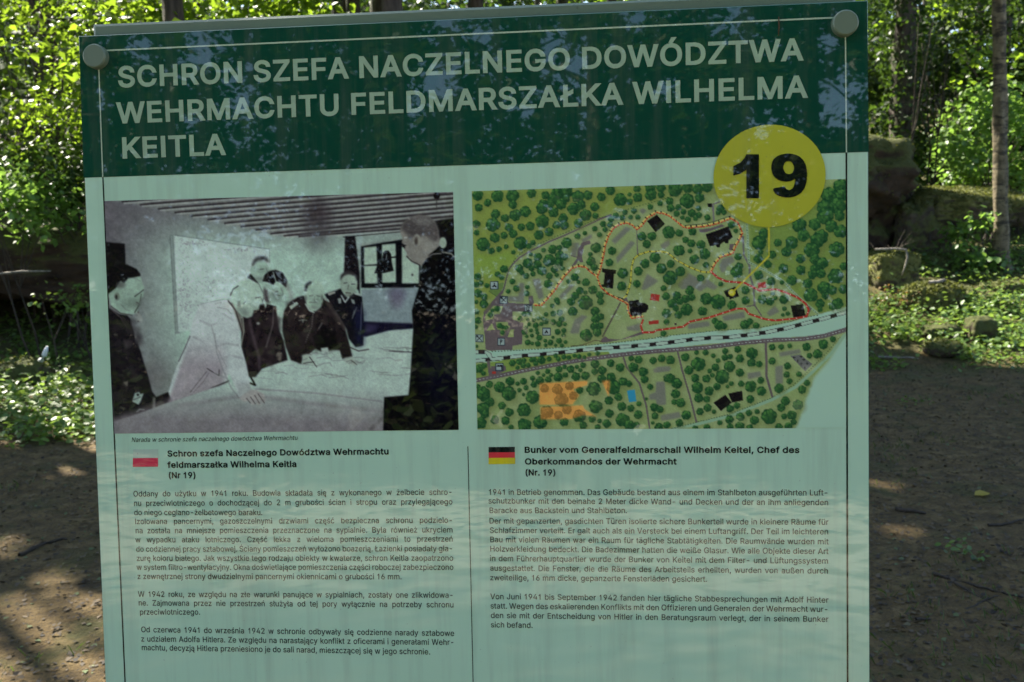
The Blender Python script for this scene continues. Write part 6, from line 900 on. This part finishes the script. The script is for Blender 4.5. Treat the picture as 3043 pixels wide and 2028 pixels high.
# -- ruins and stones
e = empty('bunker_ruin', at(20, 1000, 10.2)); e.location.z = terr(e.location.x, e.location.y); tag(e, 'dark overhanging slab of ruined bunker wall under leafy branches, left of the board', 'ruin')
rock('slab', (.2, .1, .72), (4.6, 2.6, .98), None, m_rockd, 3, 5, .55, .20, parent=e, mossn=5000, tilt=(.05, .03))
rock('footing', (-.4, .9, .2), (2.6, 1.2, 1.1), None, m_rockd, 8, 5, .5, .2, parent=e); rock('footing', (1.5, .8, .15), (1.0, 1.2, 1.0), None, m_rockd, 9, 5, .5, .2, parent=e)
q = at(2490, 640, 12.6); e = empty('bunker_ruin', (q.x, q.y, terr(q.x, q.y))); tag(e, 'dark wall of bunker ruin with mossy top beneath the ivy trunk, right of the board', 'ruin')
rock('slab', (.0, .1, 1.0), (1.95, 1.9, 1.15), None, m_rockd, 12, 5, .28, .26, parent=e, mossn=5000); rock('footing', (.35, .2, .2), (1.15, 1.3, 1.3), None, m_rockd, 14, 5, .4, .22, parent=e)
q = at(2740, 700, 12.2); rock('boulder', (q.x, q.y, q.z), (.75, .7, .95), 'dark broken lump at the right end of the bunker ruin', m_rock, 51, 5, .4, .2, mossn=1500)
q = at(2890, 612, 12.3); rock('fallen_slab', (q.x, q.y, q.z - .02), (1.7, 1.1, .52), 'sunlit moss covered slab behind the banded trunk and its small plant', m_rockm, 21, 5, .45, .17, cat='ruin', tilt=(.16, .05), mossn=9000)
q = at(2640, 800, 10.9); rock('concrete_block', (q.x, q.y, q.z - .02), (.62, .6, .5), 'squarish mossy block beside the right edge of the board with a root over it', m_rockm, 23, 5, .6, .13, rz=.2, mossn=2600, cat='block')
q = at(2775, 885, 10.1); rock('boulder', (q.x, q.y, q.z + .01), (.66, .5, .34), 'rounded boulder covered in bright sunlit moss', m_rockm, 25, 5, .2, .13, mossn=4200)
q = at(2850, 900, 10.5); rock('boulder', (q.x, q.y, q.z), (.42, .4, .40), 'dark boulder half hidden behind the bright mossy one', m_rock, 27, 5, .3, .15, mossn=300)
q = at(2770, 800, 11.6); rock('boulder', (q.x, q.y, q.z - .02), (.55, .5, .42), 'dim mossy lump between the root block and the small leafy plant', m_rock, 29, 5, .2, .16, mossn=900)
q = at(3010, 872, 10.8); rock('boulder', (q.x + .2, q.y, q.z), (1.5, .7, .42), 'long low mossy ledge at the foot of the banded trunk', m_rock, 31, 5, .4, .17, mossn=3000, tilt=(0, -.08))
q = at(2905, 850, 11.0); rock('boulder', (q.x, q.y, q.z), (.5, .4, .3), 'small mossy stone left of the long ledge', m_rock, 33, 5, .3, .17, mossn=900)
rock('stone', bottom(2912, 1012, .3), (.30, .26, .30), 'dark upright stump of stone at the edge of the sunlit plants', m_rockd, 35, 4, .5, .15)
rock('stone', bottom(2800, 1008, .2), (.42, .26, .17), 'flat dark stone left of the upright one', m_rockd, 37, 4, .3, .18)
rock('stone', bottom(2800, 1058, .2), (.36, .3, .17), 'low dark stone with green moss rim at the path edge', m_rock, 39, 4, .2, .14, mossn=500)
rock('stone', bottom(70, 1148, .3), (.46, .36, .30), 'grey mossy boulder among ground plants left of the board', m_rock, 41, 5, .2, .15, mossn=500)
rock('stone', bottom(-40, 1140, .3), (.40, .36, .26), 'mossy stone at the left edge of the picture', m_rock, 43, 4, .2, .15, mossn=600)
rock('stone', bottom(250, 1130, .2), (.3, .3, .18), 'small stone tucked beside the left edge of the board', m_rock, 45, 4, .2, .15, mossn=300)

# -- trees in view
q = gp(2976, 800); tree(q, .175, 15, 7.5, 3.2, 'straight trunk with dark bands and pale lichen at the right edge', m_birch, seed=11, nclump=60, lean=(-.068, .0), flare=1.8)
q = gat(2672, 13.6); tr = tree(q, .36, 14, 6.5, 3.5, 'dark trunk wrapped in ivy rising from the ruin right of the board', m_bark, seed=12, nclump=70, lean=(-.03, 0), flare=1.5, low=10)
rng = np.random.default_rng(4); a = rng.uniform(0, 6.28, 3200); z = rng.uniform(.6, 6, 3200); rr = .19 + np.abs(rng.normal(0, .07, 3200)) + .1 * np.sin(z * 3 + a) ** 2
leaves_obj('ivy', np.stack([rr * np.cos(a) - .03 * z, rr * np.sin(a), z], 1), .075, m_leafd, tr, up=.1, rng=rng)['kind'] = 'stuff'
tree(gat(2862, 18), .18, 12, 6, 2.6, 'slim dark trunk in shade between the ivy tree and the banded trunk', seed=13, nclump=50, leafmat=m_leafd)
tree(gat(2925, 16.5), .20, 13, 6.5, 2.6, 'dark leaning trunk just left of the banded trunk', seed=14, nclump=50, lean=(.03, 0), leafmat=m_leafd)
tree(gat(1170, 12.5), .42, 15, 6, 3.6, 'broad brown trunk seen above the middle of the board', seed=15, nclump=80)
tree(gat(1040, 13.5), .20, 13, 6, 3.0, 'narrow brown trunk left of the broad one above the board', seed=16, nclump=60)
tree(gat(190, 11.6), .34, 14, 5.5, 3.4, 'tree behind the left ruin with bright leaves hanging low', seed=17, nclump=70, low=34, per=80, lsize=.10)
tree(gat(-420, 9.5), .36, 14, 4.5, 3.6, 'tree beyond the left edge whose leafy boughs reach into view', seed=18, nclump=80, low=26)
for k, (x, y, r) in enumerate([(-1.2, 9.6, 3.4), (-3.6, 10.2, 3.2), (1.9, 10.6, 3.4), (-.4, 12.8, 3.6), (3.3, 12.0, 3.0), (-8.9, 10.0, 3.6), (-2.4, 14.6, 3.6), (-5.2, 12.7, 3.2), (4.4, 13.2, 2.8), (-11.5, 7.6, 3.8), (-8.6, 6.2, 3.4), (-13, 12, 3.8), (-8.1, 8.5, 3.2), (-10.2, 11.6, 3.4), (-14, 9.5, 3.6), (-7.6, 11.9, 3.0), (-11.5, 14.5, 3.6)]):  # out-of-view trees added so their crowns keep sun off the path
    tree((x, y, terr(x, y)), .26, 12.5 + k % 3, 5.2, r, 'unseen tree added so its crown shades the path', seed=120 + k, nclump=130, per=80, lsize=.175, group='unseen trees added to shade the path', limbs=12)
far = [(-9, 14), (-5.5, 17), (-2.5, 15), (1.0, 17.5), (4.2, 15.5), (9.2, 14.5), (11, 18), (-12, 19), (-8, 23), (-3.5, 24), (2.5, 23), (7, 22), (12.5, 26), (-14, 29), (-6, 31), (1, 32), (8, 31), (15, 34), (-20, 36), (-10, 42), (3, 44), (18, 24), (-17, 22)]
for k, (x, y) in enumerate(far):
    tree((x, y, terr(x, y)), .22 + .02 * (k % 6), 13 + (k * 7) % 5, 4.2 if y > 20 else 5.5, 3.4 + .2 * (k % 4), 'tall leafy tree standing in the wood behind the board', seed=40 + k, nclump=100 if y < 20 else 62, per=80 if y < 20 else 60, lsize=.15 if y > 20 else .165, group='trees of the wood behind the board', leafmat=[m_leaf, m_leafd][k % 2], low=14 if y > 20 else 6)

# -- undergrowth in view
shrub(75, 190, 10.2, 1.15, .9, 1.35, 'big bright backlit bush left of the board', m_leaf, 7600, .06, 101, single=260, gaps=.30, tun=False, stems=8)
shrub(30, 610, 8.7, .5, .3, .34, 'leafy bush hanging over the front of the left ruin', m_leaf2, 1700, .07, 102, single=60, gaps=.2, stems=2)
shrub(205, 480, 9.4, .5, .5, .5, 'dim bush squeezed against the left edge of the board', m_leafd, 1800, .07, 103, gaps=.1)
shrub(2965, 405, 13.4, 1.05, .8, .78, 'sunlit hazel bush behind the banded trunk', m_leaf2, 3600, .085, 104, single=240, gaps=.22)
shrub(2905, 715, 11.3, .42, .35, .34, 'small bright leafy plant in front of the sunlit slab', m_leaf2, 620, .07, 105, single=80, name='young_maple', cat='sapling', clump=.09, gaps=.5, stems=4)
shrub(2655, 705, 11.0, .34, .2, .16, 'twiggy bush with yellowed leaves above the root block', m_dry, 260, .035, 106, name='twiggy_bush', clump=.08, gaps=.6)
shrub(2650, 885, 10.3, .36, .25, .2, 'twiggy low bush with pale leaves beneath the root block', m_dry, 340, .035, 107, name='twiggy_bush', clump=.08, gaps=.6)
shrub(2740, 130, 13.2, .9, .8, .75, 'bright maple boughs beside the ivy trunk, right of the board', m_leaf, 2600, .085, 108, single=120, gaps=.2, stems=4)
shrub(2770, 340, 15.5, 1.1, 1.0, 1.5, 'dark bush in shade between the ivy trunk and the sunlit hazel', m_leafd, 4200, .085, 109, gaps=.25)
shrub(3040, 130, 15.0, 1.3, 1.0, 1.3, 'dark leafy boughs above the sunlit hazel at the right edge', m_leafd, 4200, .085, 110, gaps=.3)
shrub(620, -20, 11.5, 1.6, 1.0, .55, 'bright maple boughs above the left part of the board', m_leaf, 3600, .095, 111, gaps=.2, stems=4)
shrub(300, -40, 13, 1.3, 1.0, .9, 'olive boughs above the top left corner of the board', m_leafd, 2600, .08, 112, gaps=.3, stems=4)
shrub(190, 900, 8.5, .2, .2, .28, 'thin trailing plant hanging in front of the left hollow', m_cover, 120, .05, 113, name='trailing_plant', cat='plant', clump=.07, stems=3)
xs = [(-8.5, 13), (-6.5, 14.5), (-4, 13.5), (-1.5, 14), (1.2, 13.6), (3.4, 14.2), (9.5, 15), (8.2, 17), (5.8, 18), (3.2, 19), (0, 18.5), (-3, 19), (-6, 19.5), (-9.5, 18), (-12, 16), (11.5, 17), (10.5, 21), (6.5, 23), (2, 25), (-3, 26), (-8, 27), (-13, 26), (-18, 30), (14, 24), (18, 30), (9, 29), (4, 33), (-2, 36), (-9, 36), (12, 38), (-16, 42), (0, 46), (20, 44)]
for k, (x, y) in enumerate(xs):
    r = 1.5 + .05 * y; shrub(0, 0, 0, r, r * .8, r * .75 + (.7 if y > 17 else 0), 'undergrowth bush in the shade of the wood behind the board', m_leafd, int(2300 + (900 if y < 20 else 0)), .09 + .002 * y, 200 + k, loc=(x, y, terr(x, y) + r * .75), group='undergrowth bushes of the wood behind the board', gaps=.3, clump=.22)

rng = np.random.default_rng(77); n = 60000; C = np.stack([rng.uniform(-60, 60, n), rng.uniform(44, 62, n), 0 * np.zeros(n)], 1); C[:, 2] = 2 + 17 * rng.random(n) ** 1.1 + rng.normal(0, .8, n)
kk = np.array([noise.noise(Vector(q * .16)) > -.38 for q in C]); tag(leaves_obj('distant_wood', C[kk], .75, m_leafd, up=.3, simple=True, rng=rng), 'far off mass of trees closing the view behind the wood', 'wood', kind='stuff')
# -- ground cover, grass, litter
def scatter(n, fx, rng, dens=None):
    x, y = fx(n, rng); z = np.array([terr(a, b) for a, b in zip(x, y)]); return np.stack([x, y, z], 1)
rng = np.random.default_rng(21)
def bank(n, rng):
    x = rng.uniform(-7.5, 8.5, n * 3); y = 8.2 + rng.gamma(2.0, 1.1, n * 3); y = np.where((x < -1.9) & (rng.random(n * 3) < .6), rng.uniform(6.1, 8.6, n * 3), y); k = np.array([noise.noise(Vector((a * .9, b * .9, 2))) + .25 * noise.noise(Vector((a * 4, b * 4, 5))) + (min(.3, (b - 8.6) * .3) if a > -1.9 else min(.3, (b - 6.3) * .8)) > -.08 for a, b in zip(x, y)]); return x[k][:n], y[k][:n]
P = scatter(4600, bank, rng); idx = rng.integers(0, len(P), 56000); C = P[idx] + rng.normal(size=(56000, 3)) * np.array([.075, .075, .0]); C[:, 2] += rng.gamma(2.0, .035, 56000)
tag(leaves_obj('ground_plants', C, .052, m_cover, up=1.4, rng=rng), 'low leafy plants and seedlings covering the bank beyond the path', 'ground cover', kind='stuff')
def pathxy(n, rng):
    x = rng.uniform(-4.5, 5.5, n); y = 2.2 + 7.5 * rng.random(n) ** 1.25; return x, y
P = scatter(42000, pathxy, rng); P[:, 2] += .004
tag(leaves_obj('leaf_litter', P, .022, m_litter, up=2.2, rng=rng, simple=True), 'dark bark chips and leaf crumbs strewn over the trodden path', 'litter', kind='stuff')
def grassxy(n, rng):
    x = rng.uniform(-4.5, 5.5, n * 6); y = rng.uniform(2.2, 9.5, n * 6); k = np.array([noise.noise(Vector((a * .8, b * .8, 7))) + .5 * noise.noise(Vector((a * 3, b * 3, 1))) > .18 + (.12 if a < -1 else 0) for a, b in zip(x, y)]); return x[k][:n], y[k][:n]
P = scatter(1500, grassxy, rng); n = 5200; C = P[rng.integers(0, len(P), n)] + rng.normal(size=(n, 3)) * np.array([.03, .03, 0]); h = rng.uniform(.012, .042, n); d = rng.normal(size=(n, 2)) * .6; w = .0022
B = np.stack([C + np.array([-w, 0, 0]), C + np.array([w, 0, 0]), C + np.stack([d[:, 0] * h * .5 + w * .5, d[:, 1] * h * .5, h * .7], 1), C + np.stack([d[:, 0] * h, d[:, 1] * h, h], 1)], 1).reshape(-1, 3)
Fc = (np.arange(n) * 4)[:, None] + np.array([0, 1, 2, 3]); tag(link('grass', mesh_np('grass', B, Fc, colors=np.repeat(rng.random((n, 3)), 4, 0)), None, m_grass), 'sparse grass blades growing through the path soil', 'grass', kind='stuff')
def gstick(pts_, r, label, mat=m_twig, name='fallen_stick', lift=.006, cat='stick'):
    path = [gp(*q) + Vector((0, 0, lift + r)) for q in pts_]; o_ = path[0].copy(); path = [q - o_ for q in path]
    fine = []
    for k in range(len(path) - 1):
        for t in np.linspace(0, 1, 5)[:-1]: fine.append(path[k].lerp(path[k + 1], float(t)) + Vector((random.gauss(0, r * .5), random.gauss(0, r * .5), random.uniform(0, r * .5))))
    fine.append(path[-1]); V, Fs = tube(fine, [r * (1 - .6 * k / len(fine)) for k in range(len(fine))], 7); ob = link(name, mesh_list(name, V, Fs, True), None, mat); ob.location = o_; tag(ob, label, cat); return ob
gstick([(2770, 1714), (2850, 1738), (2960, 1768), (3040, 1785)], .007, 'long thin stick lying on the path at lower right'); gstick([(2835, 1738), (2900, 1780), (2978, 1822)], .006, 'stick branching down from the long one at lower right'); gstick([(2868, 1822), (2920, 1795), (2965, 1778)], .005, 'short stick crossing the lower end of the branching one')
gstick([(2935, 1570), (2990, 1568), (3043, 1550)], .008, 'dark curved stick at the right edge of the path'); gstick([(2665, 1526), (2750, 1535)], .012, 'short thick dark stick near the right edge of the board'); gstick([(60, 1662), (130, 1625), (200, 1612)], .011, 'dark surface root on the path left of the board', name='surface_root', cat='root')
gstick([(2725, 1850), (2765, 1848)], .006, 'tiny twig on the path below the crossed sticks'); gstick([(2610, 1068), (2700, 1070), (2730, 1072)], .012, 'pale stick along the far edge of the path', m_grey)
for k, (x, y, lab) in enumerate(((2912, 1478, 'yellow fallen leaf on the shaded path at right'),)):
    q = gp(x, y); V = LEAF6 * np.array([.10, .09, .10]); o_ = link('fallen_leaf', mesh_np('fallen_leaf', V, np.array([(0, 3, 2, 1), (0, 5, 4, 3)]), colors=np.full((6, 3), .6)), None, m_yleaf); o_.location = q + Vector((-.03, 0, .012)); o_.rotation_euler = (.1, .1, -1.4); tag(o_, lab, 'leaf')
for k, (x, y, s, lab) in enumerate(((2705, 1208, .07, 'pale leafy seedling on the path near the right edge of the board'), (2880, 1650, .05, 'pale grey green seedling above the crossed sticks'))):
    q = gp(x, y); rg_ = np.random.default_rng(60 + k); C = np.abs(rg_.normal(size=(26, 3))) * np.array([0, 0, .03]) + rg_.normal(size=(26, 3)) * np.array([s, s, 0]); o_ = leaves_obj('seedling', C, .03, m_cover, None, up=1.5, rng=rg_); o_.location = q + Vector((0, 0, .01)); tag(o_, lab, 'seedling')
# curved pale bark strip standing in the sun, root over the block, stick on the ruin
def air(name, pts_, Y, r, label, mat, cat):
    path = [at(x, y, Y + dy) for x, y, dy in pts_]; o_ = path[0].copy(); V, Fs = tube([q - o_ for q in path], r, 8, 1, .2); ob = link(name, mesh_list(name, V, Fs, True), None, mat); ob.location = o_; tag(ob, label, cat)
Yb = gp(70, 1148).y; 
air('bark_strip', [(98, 1083, 0), (112, 1079, 0), (124, 1070, -.02), (131, 1056, -.03), (136, 1042, -.03), (140, 1030, -.03)], Yb, [.008, .020, .024, .024, .020, .009], 'curved bright white strip of bark standing in the sun at left', m_white, 'bark')
air('root', [(2600, 742, 0), (2660, 740, 0), (2692, 743, 0), (2697, 765, -.03), (2690, 790, -.04), (2680, 820, -.05)], 10.45, [.012, .014, .014, .012, .010, .006], 'pale root draped over the squarish mossy block', m_grey, 'root')
air('dead_branch', [(-10, 815, 0), (60, 808, 0), (150, 806, 0)], 8.6, [.010, .012, .006], 'thin sunlit dead branch across the left ruin', m_grey, 'branch')
air('dead_branch', [(2760, 840, 0), (2790, 838, 0), (2808, 833, 0)], 10.0, [.02, .022, .02], 'short pale piece of wood on top of the bright boulder', m_grey, 'branch')
air('pine_needle', [(2313, 52, 0), (2314, 85, 0), (2311, 124, 0)], 1.02, [.0006, .0009, .0005], 'brown pine needle caught on the title band of the board', m_dry, 'needle')

# -- wood behind the photographer, seen in the panel's reflection
bk = [(-7.5, -9), (-3.8, -11.5), (-.6, -9.5), (2.6, -12), (6.0, -9.5), (9.5, -12), (-11, -13), (0.8, -16), (-5.5, -17), (5.5, -17), (12, -18), (-14, -20), (0, -24), (8, -25), (-9, -26)]
for k, (x, y) in enumerate(bk):
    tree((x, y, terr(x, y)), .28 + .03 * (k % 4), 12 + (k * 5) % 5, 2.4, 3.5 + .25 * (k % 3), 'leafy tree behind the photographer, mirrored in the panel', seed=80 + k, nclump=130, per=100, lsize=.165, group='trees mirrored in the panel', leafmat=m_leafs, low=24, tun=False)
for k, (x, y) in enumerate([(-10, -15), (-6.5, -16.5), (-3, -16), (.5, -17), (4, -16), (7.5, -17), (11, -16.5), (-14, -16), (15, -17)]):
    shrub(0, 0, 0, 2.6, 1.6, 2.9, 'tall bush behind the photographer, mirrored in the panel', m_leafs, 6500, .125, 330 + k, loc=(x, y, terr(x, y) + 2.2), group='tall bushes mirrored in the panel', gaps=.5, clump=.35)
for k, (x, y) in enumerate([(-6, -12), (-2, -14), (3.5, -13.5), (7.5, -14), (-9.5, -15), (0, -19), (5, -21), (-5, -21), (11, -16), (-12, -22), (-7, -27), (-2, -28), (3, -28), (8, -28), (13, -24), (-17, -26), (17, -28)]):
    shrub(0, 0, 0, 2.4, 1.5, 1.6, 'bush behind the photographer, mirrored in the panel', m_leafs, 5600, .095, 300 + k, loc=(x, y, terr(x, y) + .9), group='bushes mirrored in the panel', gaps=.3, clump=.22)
# pine needle rests on the panel
for o in bpy.data.objects:
    if o.name.startswith('pine_needle'):
        b = BP(2313, 52); w = BM @ Vector((b[0], b[1], .002)); o.location = w
